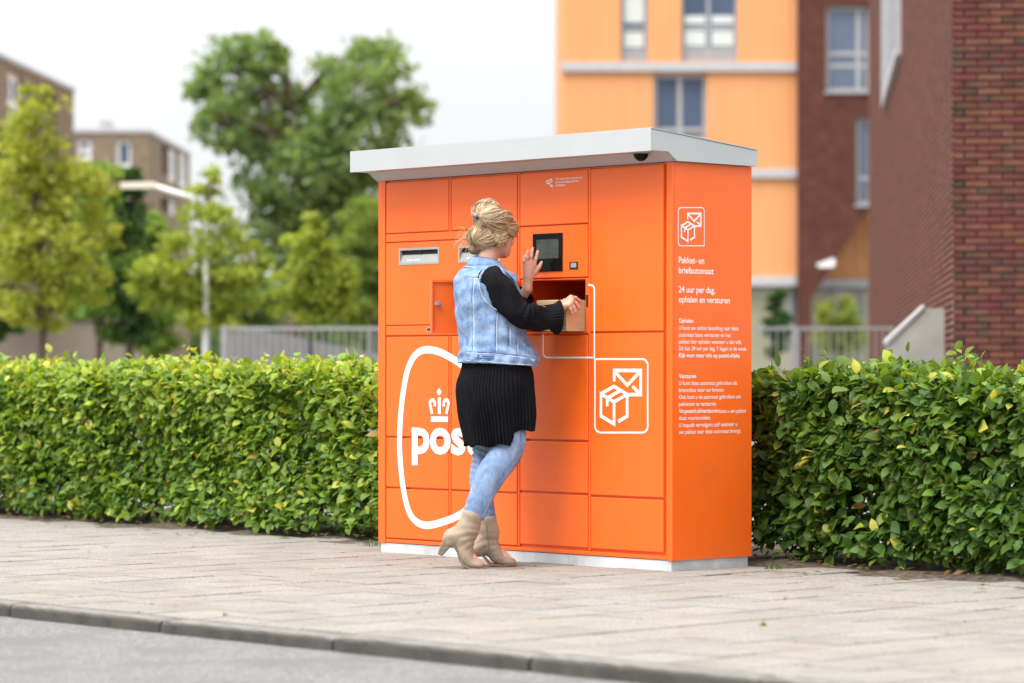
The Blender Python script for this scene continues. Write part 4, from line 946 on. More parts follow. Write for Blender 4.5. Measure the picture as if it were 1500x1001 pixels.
def hedge(name, label, x0, x1, y0, y1, ztop, seed, n_front, n_top, own_fn, tone, lsize=.068, foot=.10, holes=.72, deep=1.0):
    r = np.random.default_rng(seed); root = empty(name, LP((x0 + x1) / 2, (y0 + y1) / 2), TH, label, 'hedge')
    cx, cy = (x0 + x1) / 2, (y0 + y1) / 2
    def bulge(x, z): return .085 * np.sin(x * 2.3 + seed) * np.sin(z * 4.2 + x) + .055 * np.sin(x * 7.7 + z * 6.1) + .025 * np.sin(x * 15 + z * 11 + seed)
    P = []; N = []; T = []
    def put(p, nrm, t): P.append(p); N.append(np.tile(nrm, (len(p), 1)) if np.ndim(nrm) == 1 else nrm); T.append(t)
    # front face
    n = n_front; x = r.uniform(x0, x1, n); z = .05 + (ztop - .05) * r.uniform(0, 1, n) ** .93; d = np.abs(r.normal(size=n)) * .085
    low = np.clip((.22 - z) / .22, 0, 1); keepm = r.uniform(0, 1, n) > low * (.62 if foot > 0 else .25) * (np.sin(x * 4.3 + seed) * .5 + .6)
    hole = (np.sin(x * 2.3 + z * 5.1 + seed * 1.7) * np.sin(x * 5.9 - z * 3.3) > .58) & (z < .62)
    keepm &= ~(hole & (r.uniform(0, 1, n) < holes))
    x, z, d = x[keepm], z[keepm], d[keepm]
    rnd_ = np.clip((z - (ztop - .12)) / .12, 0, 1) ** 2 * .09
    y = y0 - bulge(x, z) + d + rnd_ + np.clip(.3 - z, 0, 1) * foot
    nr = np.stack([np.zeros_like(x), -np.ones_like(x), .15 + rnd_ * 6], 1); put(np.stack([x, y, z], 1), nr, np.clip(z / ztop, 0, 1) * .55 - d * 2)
    # inside
    n = int(n_front * .7); x = r.uniform(x0, x1, n); z = r.uniform(.12, ztop - .05, n); y = r.uniform(y0 + .05, y1, n)
    k_ = (r.uniform(0, 1, n) > np.clip((.25 - z) / .25, 0, 1) * .5)
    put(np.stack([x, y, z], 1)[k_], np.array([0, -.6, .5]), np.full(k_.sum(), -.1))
    # top
    n = n_top; x = r.uniform(x0, x1, n); y = r.uniform(y0 - .01, y1, n); d = np.abs(r.normal(size=n)) * .05
    z = ztop - d + .026 * np.sin(x * 4.1 + seed) + .02 * np.sin(x * 17 + y * 9) + r.exponential(.016, n) - .05 * np.clip((y0 + .1 - y) / .1, 0, 1)
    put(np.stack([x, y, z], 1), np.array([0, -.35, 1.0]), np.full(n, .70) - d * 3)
    # ends
    for xe, s in ((x0, -1), (x1, 1)):
        n = int(n_front * .1); put(np.stack([xe + s * r.uniform(-.1, .03, n), r.uniform(y0, y1, n), r.uniform(.08, ztop, n)], 1), np.array([s, -.2, .2]), np.zeros(n))
    # shoots standing above the trimmed top
    tw = MB()
    for _ in range(int((x1 - x0) * 12)):
        xs, ys_, h = r.uniform(x0, x1), r.uniform(y0 + .02, y1 - .1), r.uniform(.04, .13) * (1.5 if r.uniform() < .15 else .8)
        a = np.array([xs, ys_, ztop - .06]); b = a + np.array([r.normal() * .03, r.normal() * .03, h + .06])
        tw.tube([a, (a + b) / 2 + r.normal(size=3) * .006, b], [.0028, .002, .0012], 4, False)
        m = r.integers(4, 9); t = r.uniform(.35, 1.05, m)[:, None]; put(a + (b - a) * t, np.array([0, -.5, .8]) + r.normal(size=(m, 3)) * .5, np.full(m, 1.12))
    P = np.concatenate(P); N = np.concatenate(N); T = np.concatenate(T); N = N / np.linalg.norm(N, axis=1)[:, None]
    n = len(P); ax, sd_, nm = leaf_frames(n, N, r)
    size = lsize * r.uniform(.6, 1.22, n); size[T > 1.05] *= .68
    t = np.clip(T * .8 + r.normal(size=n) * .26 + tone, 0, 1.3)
    pal = LEAFPAL; ix = np.clip((t * 4.2).astype(int), 0, 5); C = pal[ix] * r.uniform(.75, 1.25, n)[:, None] * np.where(ix < 3, deep, 1.0)[:, None]  # lower, deeper leaves darker, more so by deep: shade put into leaf colour
    spot = r.uniform(0, 1, n) < .022; C[spot] = pal[5] * r.uniform(.8, 1.1, spot.sum())[:, None]; spot = r.uniform(0, 1, n) < .006; C[spot] = pal[7]
    P[:, 0] -= cx; P[:, 1] -= cy
    # the 300 leaves that show largest become parts, the rest one mass
    score = own_fn(P[:, 0] + cx, P[:, 1] + cy, P[:, 2], size, nm); own = np.argsort(-score)[:300]; isown = np.zeros(n, bool); isown[own] = True
    me_pal = []
    for c in pal:
        me = bpy.data.meshes.new('leaf'); me.from_pydata([tuple(v) for v in LV * .068], [], [tuple(int(i) for i in f) for f in LF]); me.materials.append(M_leaf)
        me.polygons.foreach_set('use_smooth', [True] * len(me.polygons))
        a = me.color_attributes.new('col', 'FLOAT_COLOR', 'POINT'); a.data.foreach_set('color', np.tile(np.array([*c, 1], np.float32), len(LV))); me_pal.append(me)
    for i in own:
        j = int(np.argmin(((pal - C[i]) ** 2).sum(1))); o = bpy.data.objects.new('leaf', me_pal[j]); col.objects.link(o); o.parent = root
        s = size[i] / .068; M = Matrix(((ax[i][0]*s, sd_[i][0]*s, nm[i][0]*s, P[i][0]), (ax[i][1]*s, sd_[i][1]*s, nm[i][1]*s, P[i][1]), (ax[i][2]*s, sd_[i][2]*s, nm[i][2]*s, P[i][2]), (0, 0, 0, 1))); o.matrix_basis = M
    q = ~isown; Pq, a_, b_, c_, s_ = P[q], ax[q], sd_[q], nm[q], size[q][:, None, None]
    warp = 1 + r.normal(size=(q.sum(), 1)) * .25
    V = Pq[:, None, :] + s_ * (LV[None, :, 0:1] * a_[:, None, :] + LV[None, :, 1:2] * warp[:, None, :] * b_[:, None, :] + LV[None, :, 2:3] * (warp[:, None, :] * 1.6 - .6) * c_[:, None, :])
    F = (LF[None] + (np.arange(q.sum()) * len(LV))[:, None, None]).reshape(-1, 3)
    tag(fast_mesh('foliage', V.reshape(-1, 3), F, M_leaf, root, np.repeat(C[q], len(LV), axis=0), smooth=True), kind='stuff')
    # stems
    st = MB()
    x = x0 + .1
    while x < x1:
        yb = cy + r.normal() * .06; p = [np.array([x, yb, -.02])]; 
        for h in (.25, .5, .75, .95): p.append(np.array([x + r.normal() * .04, yb + r.normal() * .05, h * ztop]))
        st.tube(p, [.016, .013, .011, .008, .004], 6)
        for _ in range(7):
            a = p[r.integers(0, 4)] + np.array([0, 0, r.uniform(0, .15)]); b = a + np.array([r.normal() * .14, -abs(r.normal()) * .22 + .05, r.uniform(.05, .25)])
            st.tube([a, (a + b) / 2 + r.normal(size=3) * .015, b], [.006, .004, .002], 4, False)
        x += r.uniform(.16, .3)
    for w in (st, tw):
        w.v = [(p[0] - cx, p[1] - cy, p[2]) for p in w.v]
    st.build('stems', M_bark, root, smooth=True); tag(tw.build('shoot_twigs', M_bark, root), kind='stuff')
    return root
def seen_score(x, y, z, size, nm):
    p = np.array(FL)[None] + np.outer(x, np.array(EX)) + np.outer(y, np.array(EY)); Y = p[:, 1]; px = CX + p[:, 0] / Y * FPX; py = HY - (z - CAMZ) / Y * FPX
    ins = (px > 5) & (px < 1495) & ((px < 550) | (px > 1104))
    nw = nm[:, 0:1] * np.array(EX)[None] + nm[:, 1:2] * np.array(EY)[None]; face = np.abs(nw[:, 1]) * .6 + .4
    return np.where(ins, size / Y * face - np.clip(y - .78, 0, 1) * .006, -1)
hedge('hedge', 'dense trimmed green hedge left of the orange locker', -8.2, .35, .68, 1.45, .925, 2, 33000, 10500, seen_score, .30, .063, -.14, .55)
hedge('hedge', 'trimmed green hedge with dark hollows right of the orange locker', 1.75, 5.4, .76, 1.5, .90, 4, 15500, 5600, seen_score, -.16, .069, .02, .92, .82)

# ------------------------------------------------------------------ weeds, moss and litter
def blades(n, rad, h, r):
    v = []; f = []; c = []
    for _ in range(n):
        a = r.uniform(0, 6.28); d = rad * math.sqrt(r.uniform(0, 1)); x, y = d * math.cos(a), d * math.sin(a); w = .0022; hh = h * r.uniform(.5, 1.2); b = r.uniform(0, 6.28); le = hh * r.uniform(.2, .9)
        k = len(v); tx, ty = math.cos(b), math.sin(b)
        v += [(x - ty * w, y + tx * w, 0), (x + ty * w, y - tx * w, 0), (x + tx * le * .4 + ty * w * .7, y + ty * le * .4 - tx * w * .7, hh * .6), (x + tx * le * .4 - ty * w * .7, y + ty * le * .4 + tx * w * .7, hh * .6), (x + tx * le, y + ty * le, hh)]
        f += [(k, k+1, k+2, k+3), (k+3, k+2, k+4)]; g_ = r.uniform(.7, 1.3); c += [(.10 * g_, .19 * g_, .03 * g_)] * 5
    return v, f, c
rw_ = random.Random(8)
def gp(px, py): Y = CAMZ * FPX / (py - HY); return at(px, py, Y)
for (px, py, n, rad, h, lab) in ((1441, 826, 70, .05, .06, 'broad grass tuft at the hedge foot near the right picture edge'), (1490, 832, 60, .05, .05, 'grass tuft at the hedge foot touching the right picture edge'), (1403, 841, 26, .035, .025, 'tiny grass tuft in the paving below the right hedge'),
                                 (1133, 834, 36, .05, .035, 'thin grass tuft beside the locker plinth right corner'), (545, 800, 30, .05, .04, 'small grass tuft at the left foot of the locker'), (1118, 917, 14, .014, .02, 'tiny weed in a paving joint in the right foreground'), (330, 902, 10, .012, .015, 'tiny weed in a paving joint above the kerb')):
    v, f, c = blades(n, rad, h, rw_); o = mesh('grass_tuft', v, f, M_leaf, cols=c); o.location = gp(px, py); tag(o, lab, 'grass', 'grass tufts in the paving')
v = []; f = []; c = []
for _ in range(240):                                    # bits of leaf and moss lying along the joints
    i = rw_.randrange(-20, 24); along = rw_.random() < .6
    x = i * .30 + .07 + .15 + rw_.uniform(-.01, .01) if along else rw_.uniform(-5, 6); y = rw_.uniform(KY + .15, .4) if along else KY + .125 + rw_.randrange(0, 25) * .15 + rw_.uniform(-.01, .01)
    if y > .42: continue
    s = rw_.uniform(.006, .016); a = rw_.uniform(0, 6.28); k = len(v); z = .003
    for t, q in ((0, 1.2), (1.57, .6), (3.14, 1.0), (4.71, .6)): v.append(LP(x + s * q * math.cos(a + t), y + s * q * math.sin(a + t), z + rw_.uniform(0, .006)))
    f.append((k, k+1, k+2, k+3)); c += [rw_.choice([(.30, .30, .05), (.22, .26, .04), (.34, .22, .06), (.16, .20, .04), (.28, .17, .08)])] * 4
tag(mesh('leaf_litter', v, f, M_leaf, cols=c), 'scattered bits of dry leaf and moss on the paving', 'leaf litter', kind='stuff')
v = []; f = []; c = []
for _ in range(420):                                    # litter and fallen leaves on the soil edge
    x = rw_.uniform(-7.5, 5); y = rw_.uniform(.42, .85) if rw_.random() < .85 else rw_.uniform(.2, .45)
    s = rw_.uniform(.012, .028); a = rw_.uniform(0, 6.28); k = len(v)
    for t, q in ((0, 1.2), (1.57, .55), (3.14, 1.0), (4.71, .55)): v.append(LP(x + s * q * math.cos(a + t), y + s * q * math.sin(a + t), .02 + rw_.uniform(0, .02) if y > .45 else .004 + rw_.uniform(0, .006)))
    f.append((k, k+1, k+2, k+3)); c += [rw_.choice([(.12, .075, .04), (.19, .12, .06), (.09, .12, .03), (.24, .18, .07), (.13, .17, .035)])] * 4
tag(mesh('soil_litter', v, f, M_leaf, cols=c), 'dry leaves and crumbs on the soil under the hedges', 'leaf litter', kind='stuff')

# ------------------------------------------------------------------ the person
class SDF:
    def __init__(s, lo, hi, h):
        s.lo = np.array(lo, float); s.h = h; s.n = np.ceil((np.array(hi) - s.lo) / h).astype(int) + 1
        s.f = np.full(s.n, .2, np.float32)
    def _sl(s, lo, hi):
        a = np.clip(np.floor((np.array(lo) - s.lo) / s.h).astype(int), 0, s.n - 1); b = np.clip(np.ceil((np.array(hi) - s.lo) / s.h).astype(int) + 1, 1, s.n)
        g = [s.lo[i] + s.h * np.arange(a[i], b[i]) for i in range(3)]
        return tuple(slice(a[i], b[i]) for i in range(3)), np.stack(np.meshgrid(*g, indexing='ij'), -1)
    def _mix(s, sl, d, k, carve=False):
        a = s.f[sl]
        if carve: d = -d; h = np.maximum(k - np.abs(a - d), 0) / k; s.f[sl] = np.maximum(a, d) + h * h * k * .25
        else: h = np.maximum(k - np.abs(a - d), 0) / k; s.f[sl] = np.minimum(a, d) - h * h * k * .25
    def cone(s, p0, r0, p1, r1, k=.02):
        p0 = np.array(p0, float); p1 = np.array(p1, float); m = max(r0, r1) + k + .02
        sl, P = s._sl(np.minimum(p0, p1) - m, np.maximum(p0, p1) + m)
        if P.size == 0: return
        d = p1 - p0; t = np.clip(((P - p0) @ d) / max(1e-9, d @ d), 0, 1)
        s._mix(sl, (np.linalg.norm(P - p0 - t[..., None] * d, axis=-1) - (r0 + (r1 - r0) * t)).astype(np.float32), k)
    def chain(s, pts, k=.02):
        for a, b in zip(pts, pts[1:]): s.cone(a[0], a[1], b[0], b[1], k)
    def ell(s, c, r, axes=None, k=.02, carve=False):
        c = np.array(c, float); r = np.array(r, float); A = np.eye(3) if axes is None else np.array(axes, float)
        m = r.max() + k + .02; sl, P = s._sl(c - m, c + m)
        if P.size == 0: return
        q = (P - c) @ A.T; k0 = np.linalg.norm(q / r, axis=-1); k1 = np.linalg.norm(q / (r * r), axis=-1) + 1e-9
        s._mix(sl, (k0 * (k0 - 1) / k1).astype(np.float32), k, carve)
    def mesh(s):
        f = s.f; neg = f < 0; n = s.n
        cs = [(a, b, c) for a in (0, 1) for b in (0, 1) for c in (0, 1)]
        any_ = np.zeros(n - 1, bool); all_ = np.ones(n - 1, bool)
        for a, b, c in cs:
            q = neg[a:n[0]-1+a, b:n[1]-1+b, c:n[2]-1+c]; any_ |= q; all_ &= q
        idx = np.argwhere(any_ & ~all_); ids = np.full(n - 1, -1, np.int32); ids[tuple(idx.T)] = np.arange(len(idx))
        acc = np.zeros((len(idx), 3)); cnt = np.zeros(len(idx))
        val = {c: f[idx[:, 0]+c[0], idx[:, 1]+c[1], idx[:, 2]+c[2]] for c in cs}
        for a in cs:
            for ax in range(3):
                if a[ax]: continue
                b = list(a); b[ax] = 1; b = tuple(b); fa, fb = val[a], val[b]; x = (fa < 0) != (fb < 0)
                t = np.where(x, fa / np.where(x, fa - fb, 1), 0); p = np.array(a, float)[None] + np.eye(3)[ax][None] * t[:, None]
                acc += p * x[:, None]; cnt += x
        V = (idx + acc / cnt[:, None]) * s.h + s.lo; F = []
        for ax in range(3):
            u, w = (ax + 1) % 3, (ax + 2) % 3
            sa = [slice(None)] * 3; sb = [slice(None)] * 3; sa[ax] = slice(0, -1); sb[ax] = slice(1, None)
            A = neg[tuple(sa)]; B = neg[tuple(sb)]; e = np.argwhere(A != B)
            e = e[(e[:, u] > 0) & (e[:, w] > 0) & (e[:, u] < n[u]-1) & (e[:, w] < n[w]-1)]
            fl_ = A[tuple(e.T)]; q = []
            for du, dw in ((-1, -1), (0, -1), (0, 0), (-1, 0)):
                g_ = e.copy(); g_[:, u] += du; g_[:, w] += dw; q.append(ids[tuple(g_.T)])
            q = np.stack(q, 1); q[~fl_] = q[~fl_][:, ::-1]; F.append(q)
        F = np.concatenate(F); return V, F[(F >= 0).all(1)]

PY = 14.30
org = at(712, HY, PY); org.z = 0
pn = empty('person', org, 0, 'person in denim vest, black tunic and beige heeled boots reaching into the locker', 'person')
def dirs(deg): a = math.radians(deg); return Vector((math.cos(a), math.sin(a), 0)), Vector((-math.sin(a), math.cos(a), 0))
TF, TL = dirs(25); HFd, HLd = dirs(42); PF, PL_ = dirs(12)
UP = Vector((0, 0, 1))
def W(px, py, Y): return at(px, py, Y)
def catmull(keys, n):
    K = np.array(keys, float); m = len(K); out = []
    for i in range(m - 1):
        p0, p1, p2, p3 = K[max(i-1, 0)], K[i], K[i+1], K[min(i+2, m-1)]
        for s in range(n):
            t = s / n; out.append(.5 * ((2*p1) + (p2-p0)*t + (2*p0-5*p1+4*p2-p3)*t*t + (3*p1-p0-3*p2+p3)*t**3))
    out.append(K[-1]); return np.array(out)

# ---- body: one continuous surface
S = SDF((-.42, 13.96, -.02), (.42, 14.72, 1.76), .0042)
RS, LS = W(722, 411, 14.17), W(686, 411, 14.45)
neckb = (RS + LS) / 2 + Vector((.015, 0, .045))
chest = W(708, 438, 14.32); waist = W(718, 505, 14.33); pelv = W(724, 560, 14.32)
ax_t = [TF, TL, UP]; ax_p = [PF, PL_, UP]
S.ell(pelv, (.10, .145, .12), ax_p, .05); S.ell(waist, (.10, .135, .15), ax_t, .06); S.ell(chest - UP * .03, (.095, .14, .13), ax_t, .05)
for sg in (-1, 1): S.ell(chest + TF * .085 + TL * .07 * sg + UP * -.03, (.055, .06, .06), ax_t, .04); S.ell(pelv - PF * .03 + PL_ * .07 * sg, (.07, .075, .08), ax_p, .04)
S.cone(neckb - UP * .02, .045, RS, .038, .03); S.cone(neckb - UP * .02, .045, LS, .038, .03)
HC = W(725.5, 341, 14.335)
pitch_h = math.radians(-8); hF = (HFd * math.cos(pitch_h) + UP * math.sin(pitch_h)); hU = (UP * math.cos(pitch_h) - HFd * math.sin(pitch_h)); hL = HLd
def H(x, y, z): return HC + hF * x + hL * y + hU * z
ax_h = [hF, hL, hU]
S.cone(neckb - UP * .01, .056, H(-.025, 0, -.06), .050, .03)
S.ell(H(-.012, 0, .028), (.092, .073, .083), ax_h, .02); S.ell(H(.036, 0, -.028), (.055, .058, .080), ax_h, .03)
S.ell(H(.045, 0, -.072), (.040, .043, .034), ax_h, .03); S.ell(H(.075, 0, -.094), (.018, .020, .016), ax_h, .02)
for sg in (-1, 1):
    S.ell(H(.056, .040 * sg, -.022), (.026, .022, .024), ax_h, .025); S.ell(H(-.004, .074 * sg, -.012), (.019, .007, .030), ax_h, .01)
    S.cone(H(.0, .056 * sg, -.05), .016, H(.05, .038 * sg, -.088), .014, .03)
S.ell(H(.078, 0, .022), (.016, .046, .011), ax_h, .02)
S.cone(H(.090, 0, .008), .007, H(.113, 0, -.030), .010, .015); S.ell(H(.101, 0, -.036), (.012, .017, .008), ax_h, .01)
for sg in (-1, 1): S.ell(H(.102, .031 * sg, .0), (.016, .016, .011), ax_h, .012, carve=True); S.ell(H(.079, .031 * sg, .0), (.013, .015, .012), ax_h, .006)
S.ell(H(.092, 0, -.056), (.010, .023, .0055), ax_h, .006); S.ell(H(.090, 0, -.067), (.010, .019, .0065), ax_h, .006)
# arms
RE, RWr = W(769, 467, 14.18), W(817, 452, 14.245)
LE, LWr = W(735, 476, 14.55), W(772.5, 424, 14.475)
S.chain([(RS, .040), ((RS + RE) / 2, .040), (RE, .030), ((RE + RWr) / 2, .029), (RWr, .0235)], .03)
S.chain([(LS, .040), ((LS + LE) / 2, .040), (LE, .030), ((LE + LWr) / 2 , .029), (LWr, .0235)], .03)
def hand(knk, wr, fingers, pr=.0125):
    for kp in knk: S.cone(wr, .017, kp, pr, .012)
    for a, b in zip(knk, knk[1:]): S.cone(a, pr * .85, b, pr * .85, .008)
    for f_ in fingers: S.chain(f_, .005)
# right hand resting on the box: fingers over its near edge
rk = [W(836.5, 436, 14.285), W(837.5, 439, 14.262), W(836, 443, 14.245), W(833, 446.5, 14.235)]
hand(rk, RWr, [
    [(rk[0], .0095), (W(843, 436.5, 14.30), .0085), (W(848.5, 440.5, 14.315), .0072), (W(850, 442, 14.32), .0065)],
    [(rk[1], .0095), (W(844, 444.5, 14.27), .0085), (W(848, 450, 14.275), .0075), (W(849.5, 453, 14.28), .0066)],
    [(rk[2], .0092), (W(840.5, 450, 14.245), .0082), (W(842.5, 456, 14.25), .0072), (W(843, 459, 14.255), .0062)],
    [(rk[3], .0086), (W(836, 453, 14.235), .0076), (W(838, 458.5, 14.24), .0066), (W(838.5, 461, 14.243), .0056)],
    [(W(824, 446, 14.27), .0125), (W(827, 441, 14.31), .0105), (W(834, 440, 14.345), .0085), (W(838, 440.5, 14.35), .007)]])
# left hand raised to the screen: back of the hand to us, thumb to the right
lk_ = [W(782, 389, 14.485), W(777.5, 386, 14.478), W(772.8, 387.5, 14.472), W(769, 391.5, 14.468)]
hand(lk_, LWr, [
    [(lk_[0], .0098), (W(785, 379.5, 14.482), .0086), (W(787, 372, 14.488), .0076), (W(787.8, 368, 14.493), .0064)],
    [(lk_[1], .0098), (W(778.5, 376, 14.472), .0086), (W(779.5, 368, 14.478), .0076), (W(780.5, 363.5, 14.483), .0064)],
    [(lk_[2], .0094), (W(772, 378, 14.462), .0082), (W(772.8, 371, 14.468), .0072), (W(773.8, 367, 14.473), .0061)],
    [(lk_[3], .0086), (W(767.5, 383, 14.455), .0075), (W(767.8, 377.5, 14.46), .0066), (W(768.3, 374.5, 14.464), .0056)],
    [(W(777, 407, 14.478), .0150), (W(784, 399, 14.485), .0125), (W(790, 391, 14.49), .0100), (W(793.3, 384.5, 14.494), .0078)]])
S.cone(W(774, 404, 14.478), .020, W(775.5, 394, 14.476), .016, .015)
# legs
RLk = [(733, 570, 14.31, .088), (741, 612, 14.28, .082), (744, 645, 14.245, .083), (738, 668, 14.215, .076), (720, 695, 14.185, .067), (705, 726, 14.16, .058), (693, 757, 14.145, .050)]
LLk = [(712, 570, 14.41, .095), (712, 620, 14.40, .082), (713, 655, 14.385, .070), (710, 680, 14.37, .062), (706, 705, 14.36, .058), (707, 735, 14.345, .050), (714, 764, 14.335, .044)]
S.chain([(W(*k[:3]), k[3] * .70) for k in RLk] + [(W(680, 790, 14.14), .033), (W(686, 818, 14.14), .028), (W(704, 828, 14.14), .018)], .03)
S.chain([(W(*k[:3]), k[3] * .70) for k in LLk] + [(W(714, 792, 14.33), .034), (W(735, 817, 14.31), .028), (W(748, 822, 14.30), .018)], .03)
V, F = S.mesh()
body = fast_mesh('body', V, F, M_skin, pn, world=True, smooth=True)
M_lip = pmat('lips', (.45, .13, .12), rough=.4); M_eye = pmat('eye_white', (.8, .8, .78), rough=.15)
for sg in (-1, 1):
    v = []; f = []; c = H(.0825, .031 * sg, .0)
    for i in range(7):
        for k in range(10): a = math.pi * i / 6; b_ = 2 * math.pi * k / 10; v.append(c + Vector((math.sin(a) * math.cos(b_), math.sin(a) * math.sin(b_), math.cos(a))) * .0115)
    for i in range(6):
        for k in range(10): f.append((i*10+k, i*10+(k+1) % 10, (i+1)*10+(k+1) % 10, (i+1)*10+k))
    mesh('eye', v, f, M_eye, pn, smooth=True, world=True)

# ---- lofted garments
def loft(name, keys, mat, F_, L_, nr=8, na=72, disp=None, parent=pn, gap=0.0, thick=0.0, hem=None, expo=2.3, smooth=True):
    """keys: (px, py, Y, half-depth along F, half-width along L); rings stacked along the keys"""
    K = catmull(keys, nr); n = len(K); V = []; a0 = gap; full = gap == 0
    A = [2 * math.pi * k / na for k in range(na)] if full else [gap + (2 * math.pi - 2 * gap) * k / (na - 1) for k in range(na)]
    for i, (px, py, Y, b_, a_) in enumerate(K):
        t = i / (n - 1)
        for k, ph in enumerate(A):
            co, si = math.cos(ph), math.sin(ph); e = 2 / expo
            x = b_ * math.copysign(abs(co) ** e, co); y = a_ * math.copysign(abs(si) ** e, si)
            dx = disp(ph, t) if disp else 0; rr = math.hypot(x, y) + 1e-9; x += x / rr * dx; y += y / rr * dx
            p = W(px, py, Y) + F_ * x + L_ * y
            if hem: p.z += hem(ph, t)
            V.append(p)
    Fc = []
    for i in range(n - 1):
        for k in range(na if full else na - 1):
            k2 = (k + 1) % na; Fc.append((i*na+k, (i+1)*na+k, (i+1)*na+k2, i*na+k2))
    o = mesh(name, V, Fc, mat, parent, smooth, True)
    if thick: m = o.modifiers.new('s', 'SOLIDIFY'); m.thickness = thick; m.offset = 1
    return o, V, na, n
def wob(ph, z, s): return math.sin(ph * 3 + z * 9 + s) * .5 + math.sin(ph * 5 - z * 17 + s * 2.1) * .3 + math.sin(ph * 2 + z * 31 + s * .7) * .25
# tunic: close at the chest, pleated skirt below, dropping at the back with a side slit
def pleat(ph, t):
    fold = (abs(((ph * 62 / math.pi + .35 * math.sin(t * 5)) % 2) - 1) - .5)
    return fold * (.004 + .022 * max(0, t - .42)) + wob(ph, t, 1) * .010 * t + .030 * math.sin(ph * 7 + 1.2 + t) * max(0, t - .6)
def them(ph, t):
    k = max(0, (t - .55) / .45); a = (ph + math.pi) % (2 * math.pi) - math.pi       # 0 front, negative = right side (towards the camera)
    back = 1 / (1 + math.exp(-(abs(a) - 1.62) * 60))
    return -.058 * k * back + .012 * k * math.cos(a) + .006 * k * math.sin(a * 9 + 1)
TUN = [(707, 402, 14.31, .085, .14), (710, 430, 14.315, .118, .165), (714, 462, 14.32, .125, .165), (720, 500, 14.325, .128, .16), (727, 532, 14.32, .150, .180), (726, 562, 14.32, .172, .195), (729, 595, 14.32, .166, .19), (732, 632, 14.32, .152, .178)]
tn, _, _, _ = loft('tunic', TUN, M_knit, TF, TL, 9, 600, pleat, hem=them, thick=-.002)
# vest, open at the front
VST = [(707, 391, 14.315, .072, .100), (706.5, 399, 14.315, .094, .150), (707, 412, 14.315, .116, .176), (710, 432, 14.317, .134, .184), (715, 458, 14.32, .140, .176), (721, 484, 14.322, .150, .174), (727, 508, 14.322, .165, .180), (730, 522, 14.32, .180, .196), (730, 535, 14.32, .182, .198)]
def vdisp(ph, t):
    a = ph; return wob(a, t * 1.6, 4) * .011 * (.3 + t) * (1 - .7 * max(0, t - .75) / .25) + .004 * math.sin(t * 40 + 3 * math.sin(a * 2)) * max(0, t - .35) + .003 * math.sin(a * 19 + t * 23) * t
vh = lambda ph, t: -.012 * t * math.cos(ph)
vt, VV, vna, vn = loft('vest', VST, M_denim, TF, TL, 10, 120, vdisp, gap=.42, thick=.004, hem=vh, expo=2.2)
def vp(ph, t, off=.0055):                               # a point on the vest
    kk = (ph - .42) / (2 * math.pi - .84) * (vna - 1); k = int(min(max(kk, 0), vna - 2)); i = min(max(t * (vn - 1), 0), vn - 1.001); i0 = int(i); fi = i - i0; fk = kk - k
    g = lambda a, b: VV[a * vna + b]
    p = (g(i0, k) * (1 - fk) + g(i0, k + 1) * fk) * (1 - fi) + (g(i0 + 1, k) * (1 - fk) + g(i0 + 1, k + 1) * fk) * fi
    ctr = W(*catmull(VST, 10)[i0][:3]); d = (p - ctr); d.z = 0; return p + d.normalized() * off
PI = math.pi
def seam(pts, r, mat, name='seam', parent=None, n=5):
    MB().tube(pts, r, n).build(name, mat, parent or vt, smooth=True, world=True)
def vseam(ph0, t0, ph1, t1, n=26):
    P = [vp(ph0 + (ph1 - ph0) * i / n, t0 + (t1 - t0) * i / n, .0048) for i in range(n + 1)]
    seam(P, .0026, M_denim_dk)
    Q = [vp(ph0 + .03 + (ph1 - ph0) * i / n, t0 + (t1 - t0) * i / n, .0052) for i in range(n + 1)]; seam(Q, .0017, M_thread)
# arm-hole edging
arm_c, arm_n = W(722, 413, 14.165), (RE - RS).normalized()
def armhole(c, nrm, ra, rb, up):
    a = (up - nrm * up.dot(nrm)).normalized(); b_ = nrm.cross(a); return [c + a * ra * math.cos(2*PI*k/36) + b_ * rb * math.sin(2*PI*k/36) for k in range(37)]
# collar: a folded band round the neck
colr = MB(); na_ = 40; rows = []
for (px, py, Y, b_, a_) in ((711.5, 390, 14.32, .080, .092), (713, 381, 14.322, .066, .074), (713.5, 376.5, 14.322, .064, .070), (712, 379.5, 14.32, .074, .082), (709.5, 392.5, 14.318, .094, .112)):
    rows.append([W(px, py, Y) + TF * (b_ * math.cos(p_)) + TL * (a_ * math.sin(p_)) + UP * (-.075 * max(0, math.cos(p_)) ** 1.3 - .010 * abs(math.sin(p_)) + .006 * max(0, -math.cos(p_))) + TF * (.045 * max(0, math.cos(p_))) for p_ in [.55 + (2*PI - 1.1) * k / (na_ - 1) for k in range(na_)]])
colr.add(sum(rows, []), [(i*na_+k, (i+1)*na_+k, (i+1)*na_+k+1, i*na_+k+1) for i in range(len(rows) - 1) for k in range(na_ - 1)])
co_ = colr.build('collar', M_denim, vt, smooth=True, world=True); m = co_.modifiers.new('s', 'SOLIDIFY'); m.thickness = .004
seam([p + (p - W(710, 388, 14.32)).normalized() * .004 for p in rows[-1]], .0018, M_thread, 'collar_stitch', co_)
